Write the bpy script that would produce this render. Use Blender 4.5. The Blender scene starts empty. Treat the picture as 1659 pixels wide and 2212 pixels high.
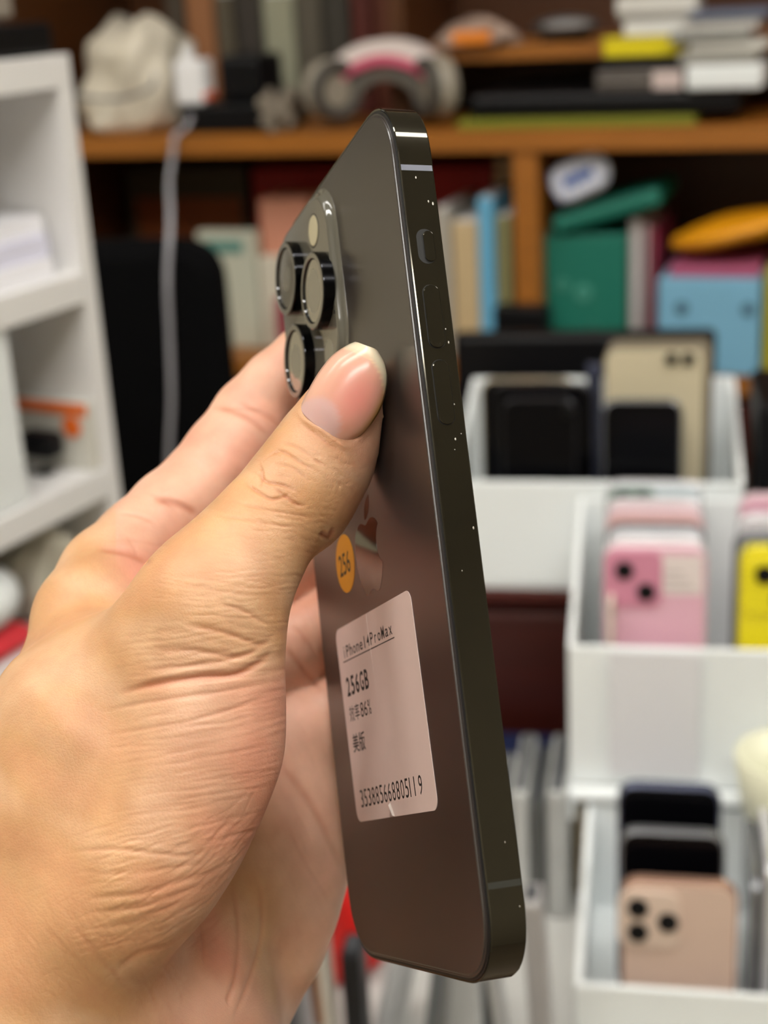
import bpy, bmesh, math, random
import numpy as np
from mathutils import Matrix, Vector, Euler
random.seed(7)
rng = np.random.default_rng(7)
S = bpy.context.scene
COL = S.collection

# ------------------------------------------------------------------ camera
FPX, CXP, CYP = 3195.36, 829.5, 1106.0
CAM_H = 1.40
_p, _r = math.radians(20.0), -0.055
cam_rot = (Matrix.Rotation(math.radians(90) - _p, 4, 'X') @ Matrix.Rotation(_r, 4, 'Z'))
CAM_M = Matrix.Translation((0, 0, CAM_H)) @ cam_rot
cd = bpy.data.cameras.new('camera'); cam = bpy.data.objects.new('camera', cd); COL.objects.link(cam)
cam.matrix_world = CAM_M
cd.sensor_fit = 'VERTICAL'; cd.sensor_height = 24.0; cd.sensor_width = 18.0
cd.lens = FPX / 2212 * 24.0
cd.clip_start = 0.01; cd.clip_end = 30
cd.dof.use_dof = True; cd.dof.focus_distance = 0.272; cd.dof.aperture_fstop = 9.3
S.camera = cam

# ------------------------------------------------------------------ colour management and world
S.view_settings.view_transform = 'Standard'; S.view_settings.look = 'None'
S.view_settings.gamma = 1.0; S.view_settings.use_curve_mapping = False
S.view_settings.exposure = 0.07
S.cycles.use_denoising = True
S.cycles.max_bounces = 8
wd = bpy.data.worlds.new('world'); S.world = wd; wd.use_nodes = True
wd.node_tree.nodes['Background'].inputs[0].default_value = (1.0, 0.95, 0.88, 1)
wd.node_tree.nodes['Background'].inputs[1].default_value = 0.25

# ------------------------------------------------------------------ colour / material helpers
mm = 0.001
def lin(c):
    c /= 255.0
    return c / 12.92 if c <= 0.04045 else ((c + 0.055) / 1.055) ** 2.4
def rgb(r, g, b, k=1.0):
    return (min(lin(r) * k, 0.95), min(lin(g) * k, 0.95), min(lin(b) * k, 0.95), 1.0)
_mats = {}
def mat(name, col, rough=0.6, metal=0.0, var=0.0, scale=30.0, bump=0.0, spec=0.5, trans=0.0, coat=0.0, alpha=1.0, stretch=None):
    if name in _mats: return _mats[name]
    m = bpy.data.materials.new(name); m.use_nodes = True
    nt = m.node_tree; b = nt.nodes['Principled BSDF']
    b.inputs['Base Color'].default_value = col
    b.inputs['Roughness'].default_value = rough
    b.inputs['Metallic'].default_value = metal
    b.inputs['Specular IOR Level'].default_value = spec
    b.inputs['Transmission Weight'].default_value = trans
    b.inputs['Coat Weight'].default_value = coat
    b.inputs['Alpha'].default_value = alpha
    if var or bump:
        tc = nt.nodes.new('ShaderNodeTexCoord'); mp = nt.nodes.new('ShaderNodeMapping')
        nz = nt.nodes.new('ShaderNodeTexNoise'); nz.inputs['Scale'].default_value = scale
        nz.inputs['Detail'].default_value = 4
        if stretch: mp.inputs['Scale'].default_value = stretch
        nt.links.new(tc.outputs['Object'], mp.inputs['Vector']); nt.links.new(mp.outputs[0], nz.inputs['Vector'])
        if var:
            mx = nt.nodes.new('ShaderNodeMix'); mx.data_type = 'RGBA'
            mx.inputs[6].default_value = tuple(c * (1 - var) for c in col[:3]) + (1,)
            mx.inputs[7].default_value = tuple(min(c * (1 + var), .97) for c in col[:3]) + (1,)
            nt.links.new(nz.outputs['Fac'], mx.inputs[0]); nt.links.new(mx.outputs[2], b.inputs['Base Color'])
        if bump:
            bp = nt.nodes.new('ShaderNodeBump'); bp.inputs['Distance'].default_value = bump
            nt.links.new(nz.outputs['Fac'], bp.inputs['Height']); nt.links.new(bp.outputs[0], b.inputs['Normal'])
    _mats[name] = m
    return m

# ------------------------------------------------------------------ object helpers
def empty(name, label=None, cat=None, group=None, M=Matrix.Identity(4)):
    o = bpy.data.objects.new(name, None); COL.objects.link(o); o.matrix_world = M
    o.empty_display_size = 0.02
    if label: o['label'] = label
    if cat: o['category'] = cat
    if group: o['group'] = group
    return o
def link_mesh(name, me, material, parent=None, M=None):
    o = bpy.data.objects.new(name, me); COL.objects.link(o)
    if material is not None:
        me.materials.clear(); me.materials.append(material)
    if parent is not None: o.parent = parent
    if M is not None:
        if parent is None: o.matrix_world = M
        else: o.matrix_local = M
    return o
def bm_obj(name, bm, material, parent=None, M=None, smooth=False):
    me = bpy.data.meshes.new(name); bm.normal_update(); bm.to_mesh(me); bm.free()
    if smooth:
        for p in me.polygons: p.use_smooth = True
    return link_mesh(name, me, material, parent, M)
def tag(o, label, cat, group=None, kind=None):
    if kind == 'structure': o['kind'] = kind; return o
    o['label'] = label; o['category'] = cat
    if group: o['group'] = group
    if kind: o['kind'] = kind
    return o
def add_box(bm, x0, x1, y0, y1, z0, z1, bev=0.0, seg=2):
    r = bmesh.ops.create_cube(bm, size=1.0)
    vs = r['verts']
    for v in vs:
        v.co = Vector(((x0 + x1) / 2 + v.co.x * (x1 - x0), (y0 + y1) / 2 + v.co.y * (y1 - y0), (z0 + z1) / 2 + v.co.z * (z1 - z0)))
    if bev > 0:
        es = list({e for v in vs for e in v.link_edges})
        bmesh.ops.bevel(bm, geom=es, offset=bev, segments=seg, profile=0.5, affect='EDGES')
    return vs
def rr_outline(w, h, r, n=10, ex=2.3):
    pts = []
    for cx, cy, a0 in ((w / 2 - r, h / 2 - r, 0), (-w / 2 + r, h / 2 - r, 90), (-w / 2 + r, -h / 2 + r, 180), (w / 2 - r, -h / 2 + r, 270)):
        for i in range(n + 1):
            a = math.radians(a0 + 90 * i / n); c, s = math.cos(a), math.sin(a)
            q = (abs(c) ** ex + abs(s) ** ex) ** (-1 / ex)
            pts.append((cx + r * q * c, cy + r * q * s))
    return pts
def loft(bm, loops, cap0=True, cap1=True):
    """loops: lists of (x,y,z) of the same length"""
    rows = [[bm.verts.new(p) for p in lp] for lp in loops]
    n = len(rows[0])
    for a, b in zip(rows, rows[1:]):
        for i in range(n):
            bm.faces.new((a[i], a[(i + 1) % n], b[(i + 1) % n], b[i]))
    if cap0: bm.faces.new(rows[0][::-1])
    if cap1: bm.faces.new(rows[-1])
    return rows
def rr_slab(bm, w, h, r, prof, cx=0, cy=0, n=10, ex=2.3, cap0=True, cap1=True):
    """rounded-rectangle slab from a profile of (inset, z), z increasing"""
    loops = []
    for ins, z in prof:
        loops.append([(cx + x, cy + y, z) for x, y in rr_outline(w - 2 * ins, h - 2 * ins, max(r - ins, r * .2), n, ex)])
    loft(bm, loops, cap0, cap1)
def lathe(bm, prof, seg=32, cx=0, cy=0, cap0=False, cap1=False):
    loops = [[(cx + r * math.cos(2 * math.pi * i / seg), cy + r * math.sin(2 * math.pi * i / seg), z) for i in range(seg)] for r, z in prof]
    loft(bm, loops, cap0, cap1)
def tube(bm, pts, rad, seg=10):
    pts = [Vector(p) for p in pts]; loops = []
    up = Vector((0, 0, 1))
    for i, p in enumerate(pts):
        t = (pts[min(i + 1, len(pts) - 1)] - pts[max(i - 1, 0)]).normalized()
        a = t.cross(up)
        if a.length < 1e-3: a = t.cross(Vector((0, 1, 0)))
        a.normalize(); b = a.cross(t).normalized()
        rr = rad[i] if isinstance(rad, (list, tuple)) else rad
        loops.append([tuple(p + rr * (a * math.cos(2 * math.pi * k / seg) + b * math.sin(2 * math.pi * k / seg))) for k in range(seg)])
    loft(bm, loops)
def smooth_pts(pts, n=8):
    P = [Vector(p) for p in pts]; out = []
    for i in range(len(P) - 1):
        p0, p1, p2, p3 = P[max(i - 1, 0)], P[i], P[i + 1], P[min(i + 2, len(P) - 1)]
        for k in range(n):
            t = k / n
            out.append(0.5 * ((2 * p1) + (-p0 + p2) * t + (2 * p0 - 5 * p1 + 4 * p2 - p3) * t * t + (-p0 + 3 * p1 - 3 * p2 + p3) * t ** 3))
    out.append(P[-1]); return out

def ray(px, py):
    d = CAM_M.to_3x3() @ Vector(((px - CXP) / FPX, -(py - CYP) / FPX, -1.0))
    return Vector((0, 0, CAM_H)), d       # point = o + d * depth
def world_at(px, py, depth):
    o, d = ray(px, py); return o + d * depth
class Frame:
    """upright furniture frame: x along the front, y away from the viewer, z up"""
    def __init__(s, px, py, depth, yaw_deg):
        p = world_at(px, py, depth)
        s.M = Matrix.Translation((p.x, p.y, 0)) @ Matrix.Rotation(math.radians(yaw_deg), 4, 'Z')
        s.I = s.M.inverted()
    def at(s, px, py, v):
        o, d = ray(px, py); o2 = s.I @ o; d2 = s.I.to_3x3() @ d
        t = (v - o2.y) / d2.y; q = o2 + d2 * t
        return q.x, q.z
    def atz(s, px, py, z):
        o, d = ray(px, py); o2 = s.I @ o; d2 = s.I.to_3x3() @ d
        t = (z - o2.z) / d2.z; q = o2 + d2 * t
        return q.x, q.y
    def atx(s, px, py, x):
        o, d = ray(px, py); o2 = s.I @ o; d2 = s.I.to_3x3() @ d
        t = (x - o2.x) / d2.x; q = o2 + d2 * t
        return q.y, q.z
    def rect(s, x0, y0, x1, y1, v):
        ym, xm = (y0 + y1) / 2, (x0 + x1) / 2
        return s.at(x0, ym, v)[0], s.at(x1, ym, v)[0], s.at(xm, y1, v)[1], s.at(xm, y0, v)[1]
    def place(s, x, y, z, rz=0):
        return s.M @ Matrix.Translation((x, y, z)) @ Matrix.Rotation(rz, 4, 'Z')
# ------------------------------------------------------------------ room shell
RY = math.radians(-20)
RMx = Matrix.Rotation(RY, 4, 'Z')
def wallbox(name, x0, x1, y0, y1, z0, z1, m):
    bm = bmesh.new(); add_box(bm, x0, x1, y0, y1, z0, z1); o = bm_obj(name, bm, m, None, RMx); o['kind'] = 'structure'; return o
m_wall = mat('wall_paint', rgb(186, 178, 156), rough=.8, var=.04, scale=4, bump=.001)
m_floor = mat('floor_tiles', rgb(150, 135, 115), rough=.5, var=.12, scale=3)
X0, X1, Y0, Y1 = -2.0, 1.9, -1.8, 2.25
wallbox('floor', X0 - .1, X1 + .1, Y0 - .1, Y1 + .1, -.1, 0, m_floor)
wallbox('ceiling', X0 - .1, X1 + .1, Y0 - .1, Y1 + .1, 2.62, 2.72, mat('ceiling_paint', rgb(225, 222, 212), rough=.85, var=.03, scale=3))
wallbox('wall_left', X0 - .1, X0, Y0, Y1, 0, 2.62, m_wall); wallbox('wall_right', X1, X1 + .1, Y0, Y1, 0, 2.62, m_wall)
wallbox('wall_back', X0 - .1, X1 + .1, Y1, Y1 + .1, 0, 2.62, m_wall); wallbox('wall_front', X0 - .1, X1 + .1, Y0 - .1, Y0, 0, 2.62, m_wall)
# ------------------------------------------------------------------ lamps of the room
def lamp_tube(x, y, z, L, yaw, power, w=.12):
    t = empty('ceiling_light', LAMP_LABELS.pop(0), 'ceiling light', None, Matrix.Translation((x, y, z)) @ Matrix.Rotation(yaw, 4, 'Z'))
    bm = bmesh.new(); add_box(bm, -L / 2 - .03, L / 2 + .03, -w / 2 - .02, w / 2 + .02, 0.0, .05, .006)
    bm_obj('housing', bm, mat('lamp_housing', rgb(235, 235, 235)), t)
    bm = bmesh.new(); add_box(bm, -L / 2, L / 2, -w / 2, w / 2, -.02, .001, .005)
    m = bpy.data.materials.new('lamp_diffuser'); m.use_nodes = True; b = m.node_tree.nodes['Principled BSDF']
    b.inputs['Emission Color'].default_value = (1.0, .97, .92, 1); b.inputs['Emission Strength'].default_value = power
    bm_obj('diffuser', bm, m, t)
    return t
LAMP_LABELS = ['long ceiling lamp right above the hand and phone', 'long ceiling lamp in the far left corner of the shop', 'long ceiling lamp over the white phone trays', 'ceiling lamp behind the camera']
lamp_tube(-0.45, 0.20, 2.57, 1.2, 0.15, 24, .14)
lamp_tube(-1.15, 0.75, 2.57, 1.0, 0.15, 14, .14)
lamp_tube(0.95, 0.35, 2.57, 1.2, 0.15, 26, .14)
lamp_tube(-0.25, -0.85, 2.57, 1.3, 0.15, 38, .14)
# ------------------------------------------------------------------ furniture frames
B = Frame(830, 300, 1.52, -20)      # wooden bookcase
K = Frame(1300, 1690, 0.95, -11)    # white phone trays on the counter
L = Frame(207, 600, 0.98, 61)       # white shelf unit on the left
white = mat('white_plastic', rgb(238, 243, 244), rough=.45, var=.02, scale=8)
cream = mat('cream_card', rgb(214, 208, 190), rough=.6, var=.05, scale=20)
paper = mat('white_paper', rgb(236, 236, 236), rough=.7, var=.04, scale=30)
black = mat('black_plastic', (0.004, 0.004, 0.005, 1), rough=.4, spec=.2)
blackm = mat('black_fabric', (0.003, 0.003, 0.0035, 1), rough=1.0, var=.3, scale=200, spec=.1)
grey = mat('grey_plastic', rgb(120, 120, 120), rough=.45)
silver = mat('silver_metal', rgb(190, 192, 192), rough=.3, metal=.6)

def wood(name, col, k=1.0):
    if name in _mats: return _mats[name]
    m = mat(name, tuple(c * k for c in col[:3]) + (1,), rough=.42, var=.28, scale=9, stretch=(1, 6, 12)); return m
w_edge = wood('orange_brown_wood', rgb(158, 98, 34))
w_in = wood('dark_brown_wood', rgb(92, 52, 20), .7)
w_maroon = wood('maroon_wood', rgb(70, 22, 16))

def thing(F, name, label, cat, x, y, z, group=None, rz=0.0, rx=0.0):
    return empty(name, label, cat, group, F.place(x, y, z + .0004, rz) @ Matrix.Rotation(rx, 4, 'X'))
def part(parent, name, m, boxes=None, bm=None, M=None, smooth=False):
    if bm is None:
        bm = bmesh.new()
        for b_ in boxes: add_box(bm, *b_[:6], *(b_[6:] if len(b_) > 6 else ()))
    return bm_obj(name, bm, m, parent, M, smooth)
def single(F, name, label, cat, x, y, z, m, boxes=None, bm=None, group=None, rz=0.0, rx=0.0, ry=0.0, smooth=False):
    if bm is None:
        bm = bmesh.new()
        for b_ in boxes: add_box(bm, *b_[:6], *(b_[6:] if len(b_) > 6 else ()))
    o = bm_obj(name, bm, m, None, F.place(x, y, z + .0004, rz) @ Matrix.Rotation(rx, 4, 'X') @ Matrix.Rotation(ry, 4, 'Y'), smooth)
    return tag(o, label, cat, group)
def R_(F, x0, y0, x1, y1, v, base=None):
    """pixel rectangle seen at depth v of the frame -> centre x, width, base z, height"""
    a, b_, z0, z1 = F.rect(x0, y0, x1, y1, v)
    if base is not None: z0 = base
    return (a + b_) / 2, b_ - a, z0, z1 - z0

# ------------------------------------------------------------------ bookcase
DP = 0.30
zs = B.at(900, 284, 0)[1]; zsb = B.at(900, 330, 0)[1]          # main shelf top / underside
z_low = zs - 0.245; z_up = B.at(1120, 96, .09)[1]
xl = B.at(70, 500, 0)[0]; xr = B.at(1960, 500, 0)[0]; xd0 = B.at(1108, 450, 0)[0]; xd1 = B.at(1160, 450, 0)[0]
zt = 1.95
bc = empty('bookcase', 'tall orange-brown wooden bookcase with open shelves behind everything', 'bookcase', None, B.place((xl + xr) / 2, DP / 2, 0))
ox, oy = -(xl + xr) / 2, -DP / 2
def bpart(name, m, *bx): return part(bc, name, m, [tuple([b_[0] + ox, b_[1] + ox, b_[2] + oy, b_[3] + oy, b_[4], b_[5]]) for b_ in bx])
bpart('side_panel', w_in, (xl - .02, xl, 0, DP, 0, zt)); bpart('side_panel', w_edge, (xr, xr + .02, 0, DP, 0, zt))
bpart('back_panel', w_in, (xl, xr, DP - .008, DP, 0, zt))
bpart('top_panel', w_edge, (xl - .02, xr + .02, 0, DP, zt, zt + .02))
bpart('shelf', w_edge, (xl, xr, 0, DP - .01, zsb, zs)); bpart('shelf', w_edge, (xl, xr, 0, DP - .01, z_low - .02, z_low))
bpart('shelf', w_edge, (xl, xr, 0, DP - .01, zs + .36, zs + .38))
xu = B.at(880, 100, .1)[0]
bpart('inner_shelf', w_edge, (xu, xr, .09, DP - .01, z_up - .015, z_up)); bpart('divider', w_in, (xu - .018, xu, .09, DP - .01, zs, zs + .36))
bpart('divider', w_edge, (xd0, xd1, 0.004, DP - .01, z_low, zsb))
bpart('door_panel', w_maroon, (xl, (xl + xr) / 2, 0.0, .018, .08, z_low - .03)); bpart('door_panel', w_maroon, ((xl + xr) / 2 + .002, xr, 0.0, .018, .08, z_low - .03))

G_top = 'things on the main bookcase shelf'
# --- left part of the main shelf
def bagmesh(w, d, h, seed, folds=3, amp=.012):
    rg = random.Random(seed); bm = bmesh.new(); n, k = 40, 12; loops = []
    ph_ = [rg.uniform(0, 6.28) for _ in range(6)]
    for j in range(k + 1):
        t = j / k; s = (1 - .08 * t) * (math.sin(min(1, t * 8 + .5) * 1.57)); lp = []
        if t > .85: s *= 1 - (t - .85) * 3.2
        for i in range(n):
            a = 2 * math.pi * i / n; c, q = math.cos(a), math.sin(a); e = (abs(c) ** 3 + abs(q) ** 3) ** (-1 / 3)
            dd = 1 + amp / w * 3 * math.sin(folds * a + ph_[0] + 5 * t) + amp / w * 2 * math.sin(7 * a + ph_[1] - 9 * t)
            lp.append((w / 2 * c * e * s * dd, d / 2 * q * e * s * dd, h * t + .01 * math.sin(2 * a + ph_[2]) * t))
        loops.append(lp)
    loft(bm, loops); return bm
x, w, z, h = R_(B, 160, 72, 362, 275, .03, zs)
single(B, 'plastic_bag', 'creased cream plastic bag standing at the left end of the main wooden shelf', 'bag', x, .075, z, mat('cream_plastic_film', rgb(222, 214, 196), rough=.4, var=.10, scale=10, bump=.0015), bm=bagmesh(w * .93, .12, h * 1.08, 3, 3, .004), smooth=True)
bm = bmesh.new(); xx, zz = B.at(300, 130, -.0)
tube(bm, smooth_pts([(x - .06, .004, zs + h * .55), (x - .04, .002, zs + h * .42), (x + .01, .0, zs + h * .38), (x + .05, .002, zs + h * .47), (x + .056, .006, zs + h * .6)], 8), .0025, 8)
o = bm_obj('thin_cable', bm, grey, None, B.M, True); tag(o, 'thin grey cable drooping across the cream plastic bag', 'cable')
# cable hanging from it
cpts = []
for (a, b_, v_) in ((396, 225, -.0), (392, 262, -.02), (376, 320, -.10), (366, 390, -.22), (368, 480, -.31), (362, 600, -.33), (366, 720, -.33), (370, 860, -.33), (366, 960, -.33), (362, 1100, -.33), (366, 1300, -.33)):
    q, zc = B.at(a, b_, v_); cpts.append((q, v_, zc))
cpts = [(cpts[0][0], .016, zs + .020), (cpts[0][0] - .003, .012, zs + .010), (cpts[0][0] - .005, .004, zs + .0055), (cpts[0][0] - .006, -.014, zs + .001), (cpts[0][0] - .008, -.024, zs - .02)] + cpts[2:]
bm = bmesh.new(); tube(bm, smooth_pts(cpts, 6), .0026, 10)
o = bm_obj('charging_cable', bm, mat('white_cable', rgb(176, 175, 182), rough=.5), None, B.M, True); tag(o, 'white charging cable hanging straight down in front of the black chair', 'cable')
x, w, z, h = R_(B, 384, 228, 575, 268, .02, zs)
single(B, 'flat_black_box', 'flat black box lying behind the white adapter on the main shelf', 'box', x, .02, zs, black, [(-w / 2, w / 2, 0, .12, 0, h, .003)])
zfb = zs + h + .0005
x, w, z, h = R_(B, 470, 110, 560, 232, .05, zfb)
single(B, 'black_speaker', 'small black speaker box on top of the flat black box', 'speaker', x, .05, z, black, [(-w / 2, w / 2, 0, .07, 0, h * .9, .006)])
x, w, z, h = R_(B, 380, 128, 446, 228, .03, zfb)
t = thing(B, 'power_adapter', 'white power adapter with an orange corner on the shelf edge above the hanging cable', 'adapter', x, .024, zfb)
part(t, 'body', mat('bright_white_plastic', rgb(244, 244, 246), rough=.4), [(-w / 2, w / 2 * .92, 0, .03, 0, h * .98, .004)])
part(t, 'plug_prong', paper, [(-w * .3, w * .0, .008, .022, h * .9, h * 1.3, .003)]); part(t, 'corner_sticker', mat('orange_red_print', rgb(225, 90, 50)), [(w * .38, w * .54, .001, .028, 0.004, h * .26, .002)])
# upright spines at the back
SP = [(352, 395, -20, (70, 60, 48)), (396, 458, -30, (150, 100, 62)), (460, 500, -10, (84, 76, 60)), (502, 560, -40, (52, 46, 40)), (562, 632, -10, (150, 150, 128)), (634, 690, -20, (86, 80, 68)), (692, 750, -40, (56, 52, 44)), (752, 800, -20, (84, 26, 14)), (802, 858, -30, (92, 40, 18))]
SPL = ['dark olive spine nearest the plastic bag', 'tan-orange spine behind the white adapter', 'narrow khaki spine beside the tan one', 'dark brown spine in the middle of the row', 'pale sage spine, lightest in the row', 'dull olive spine right of the pale one', 'near-black spine behind the headphones', 'deep red spine behind the headphones', 'reddish brown spine at the right end of the row']
for (a, b_, tp, c), lb in zip(SP, SPL):
    x, w, z, h = R_(B, a, tp, b_, 200, .17, zs)
    t = thing(B, 'binder', lb, 'binder', x, .18, zs, 'binders and books at the back of the main shelf')
    part(t, 'cover', mat('spine_%d_%d' % (a, c[0]), rgb(*c), rough=.6, var=.1, scale=40), [(-w / 2 + .001, w / 2 - .001, 0, .11, 0, h, .003)])
    part(t, 'pages', paper, [(-w / 2 + .004, w / 2 - .004, .004, .106, h - .001, h + .0015)])
# headphones
x, w, z, h = R_(B, 610, 108, 1000, 275, .0, zs)
hp = thing(B, 'headphones', 'large over-ear headphones with pink and white band and grey cups on the shelf', 'headphones', x, .04, zs + .006)
def arc(r0, r1, a0, a1, y0, y1, cz, n=26):
    bm = bmesh.new(); loops = []
    for i in range(n + 1):
        a = math.radians(a0 + (a1 - a0) * i / n); c, s_ = math.cos(a), math.sin(a)
        loops.append([(r0[0] * c, y0, cz + r0[1] * s_), (r1[0] * c, y0, cz + r1[1] * s_), (r1[0] * c, y1, cz + r1[1] * s_), (r0[0] * c, y1, cz + r0[1] * s_)])
    loft(bm, loops); return bm
part(hp, 'headband', mat('white_band', rgb(226, 214, 210), rough=.5), bm=arc((w * .33, h * .66), (w * .41, h * .84), 22, 168, .0, .028, h * .18))
part(hp, 'band_padding', mat('pink_band', rgb(212, 96, 124), rough=.6), bm=arc((w * .29, h * .54), (w * .328, h * .655), 24, 160, -.002, .026, h * .18))
part(hp, 'inner_strap', mat('grey_strap', rgb(96, 92, 84), rough=.6, var=.2, scale=60), bm=arc((w * .17, h * .34), (w * .25, h * .47), 20, 160, .004, .03, h * .18))
for sgn, nm in ((-1, 0), (1, 1)):
    bm = bmesh.new(); lathe(bm, [(.002, 0), (.030, 0), (.038, .006), (.040, .018), (.034, .030), (.020, .034), (.002, .034)], 28)
    cup = part(hp, 'ear_cup', mat('ear_cup_grey', rgb(150, 142, 128), rough=.5, var=.2, scale=50), bm=bm, M=Matrix.Scale(.82, 4) @ Matrix.Translation((sgn * w * .44, .012, .041)) @ Matrix.Rotation(sgn * -.9, 4, 'Z') @ Matrix.Rotation(sgn * .45, 4, 'Y') @ Matrix.Rotation(math.radians(90), 4, 'X'), smooth=True)
    bm = bmesh.new()
    loops = []
    for i in range(29):
        a = 2 * math.pi * i / 28; loops.append([(math.cos(a) * (.030 + .009 * math.cos(b_)), math.sin(a) * (.030 + .009 * math.cos(b_)), .034 + .009 * math.sin(b_)) for b_ in [k * math.pi / 4 for k in range(8)]])
    loft(bm, loops); part(cup, 'ear_pad', mat('pad_dark_grey', rgb(70, 66, 60), rough=.7), bm=bm, smooth=True)
x, w, z, h = R_(B, 556, 196, 606, 278, .0, zs)
single(B, 'rolled_pouch', 'small crumpled grey pouch left of the headphones', 'pouch', x, .03, zs, mat('grey_pouch', rgb(128, 118, 104), rough=.7, var=.2, scale=40), bm=bagmesh(w, .05, h * .8, 8, 4, .003), smooth=True)
# black consoles and what lies under them
x, w, z, h = R_(B, 985, 246, 1500, 272, .0, zs)
single(B, 'green_folder', 'thin olive-green folder under the black console on the main shelf', 'folder', x, .004, zs, mat('olive_green_card', rgb(122, 124, 26), rough=.6), [(-w / 2, w / 2, 0, .2, 0, h * .62, .001)])
zf = zs + h * .62
x, w, z, h = R_(B, 1010, 200, 1600, 250, .012, zf)
single(B, 'black_console', 'wide flat black console lying on the green folder', 'console', x, .016, zf, black, [(-w / 2, w / 2, 0, .2, 0, h, .006)])
zc_ = zf + h
x, w, z, h = R_(B, 1284, 152, 1480, 214, .012, zc_)
t = thing(B, 'slim_drive', 'dark grey disc drive with a small white label, on the black console', 'disc drive', x, .015, zc_)
part(t, 'case', mat('dark_taupe_plastic', rgb(78, 70, 66), rough=.4), [(-w / 2, w / 2, 0, .14, 0, h, .003)])
part(t, 'metal_trim', silver, [(-w / 2 + .002, w * .18, -.001, .002, h * .44, h * .5)]); part(t, 'paper_label', mat('pinkish_label', rgb(206, 188, 184)), [(w * .14, w * .46, -.0015, .001, h * .05, h * .9, .001)])
hb = h
x, w, z, h = R_(B, 1480, 142, 1645, 210, .005, zc_)
single(B, 'white_box', 'white box at the right end of the main shelf, under the pile of papers', 'box', x, .008, zc_, white, [(-w / 2, w / 2, 0, .078, 0, h, .003)])
zz = zc_ + h + .0005
PL = ['lowest grey booklet of the pile on the white box', 'white booklet second in the pile on the white box', 'grey-white booklet in the middle of the pile', 'pale booklet near the top of the pile', 'bluish booklet on top of the pile on the white box']
for i, (c, hh) in enumerate((((150, 148, 140), .012), ((206, 204, 196), .009), ((140, 140, 134), .010), ((200, 198, 194), .010), ((96, 104, 124), .008))):
    single(B, 'booklet', PL[i], 'booklet', x - .006 + .01 * math.sin(i * 2.1), .012 + .004 * (i % 2), zz, mat('booklet_%d' % i, rgb(*c), var=.1, scale=60), [(-w / 2 * 1.04, w / 2 * 1.0, 0, .066, 0, hh - .0005, .001)], group='booklets piled on the white box', rz=.03 * (i % 3 - 1))
    zz += hh
# upper inner shelf
x, w, z, h = R_(B, 1303, 76, 1482, 122, .03)
zy0 = z; zs2 = zc_ + hb + .0008
single(B, 'black_game_case', 'black case standing between the slim drive and the yellow box', 'case', x, .028, zs2, black, [(-w / 2 - .004, w / 2, 0, .056, 0, zy0 - zs2 - .0006, .002)])
t = thing(B, 'yellow_box', 'bright yellow box under white papers on the upper shelf', 'box', x, .03, zy0)
t['label'] = 'bright yellow box under a pile of white papers, upper right'
part(t, 'carton', mat('bright_yellow_card', rgb(232, 214, 8), rough=.5), [(-w / 2, w / 2, 0, .056, 0, h * .9, .002)])
part(t, 'lid_edge', mat('yellow_lid', rgb(214, 196, 20), rough=.5), [(-w / 2 - .001, w / 2 + .001, -.001, .057, h * .66, h * .905, .001)])
zy = zy0 + h * .91 + .0006; PAPL = ['lowest white paper pad on the yellow box', 'thin grey paper pad above the lowest one', 'thick white paper pad in the middle of the pile', 'grey-white paper pad near the top of the frame', 'topmost white paper pad on the yellow box']
for i, hh in enumerate((.014, .007, .016, .012, .014)):
    single(B, 'paper_pad', PAPL[i], 'paper pad', x + .012 + .004 * math.cos(i * 1.9), .032, zy, mat('pad_%d' % i, rgb(*((226, 226, 222), (150, 146, 138), (214, 212, 206), (168, 164, 156), (220, 218, 212))[i]), var=.06, scale=50), [(-w / 2 * .92, w / 2 * 1.0, 0, .05, 0, hh - .0004, .0015)], group='paper pads on the yellow box', rz=.02 * (i - 2))
    zy += hh
x, w, z, h = R_(B, 955, 45, 1125, 95, .11, z_up)
t = thing(B, 'snack_packet', 'pale packet with an orange panel on the upper shelf', 'packet', x, .10, z_up)
part(t, 'wrapper', mat('dusty_rose_film', rgb(170, 146, 132), rough=.4, var=.1, scale=40), bm=bagmesh(w, .05, h * .8, 21, 3, .003), smooth=True)
part(t, 'orange_panel', mat('orange_print', rgb(226, 130, 30), rough=.5), [(-w * .26, w * .22, -.0275, -.02, h * .08, h * .62, .002)])
x, w, z, h = R_(B, 1135, 22, 1292, 84, .11, z_up)
t = thing(B, 'hand_fan', 'dark grey rounded hair dryer lying between the packet and yellow box', 'hair dryer', x, .10, z_up)
t.name = 'hair_dryer'
bm = bmesh.new(); bmesh.ops.create_uvsphere(bm, u_segments=24, v_segments=14, radius=1.0, matrix=Matrix.Translation((0, .03, h * .42)) @ Matrix.Diagonal((w * .48, .03, h * .4, 1)))
part(t, 'housing', mat('dark_grey_shell', rgb(72, 70, 68), rough=.4), bm=bm, smooth=True)
bm = bmesh.new(); bmesh.ops.create_uvsphere(bm, u_segments=24, v_segments=12, radius=1.0, matrix=Matrix.Translation((w * .06, .018, h * .5)) @ Matrix.Diagonal((w * .36, .026, h * .22, 1)))
part(t, 'pale_stripe', mat('pale_grey_shell', rgb(150, 148, 148), rough=.35), bm=bm, smooth=True)
part(t, 'foot', black, [(-w * .3, w * .3, .01, .05, 0, h * .12, .002)])

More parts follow.
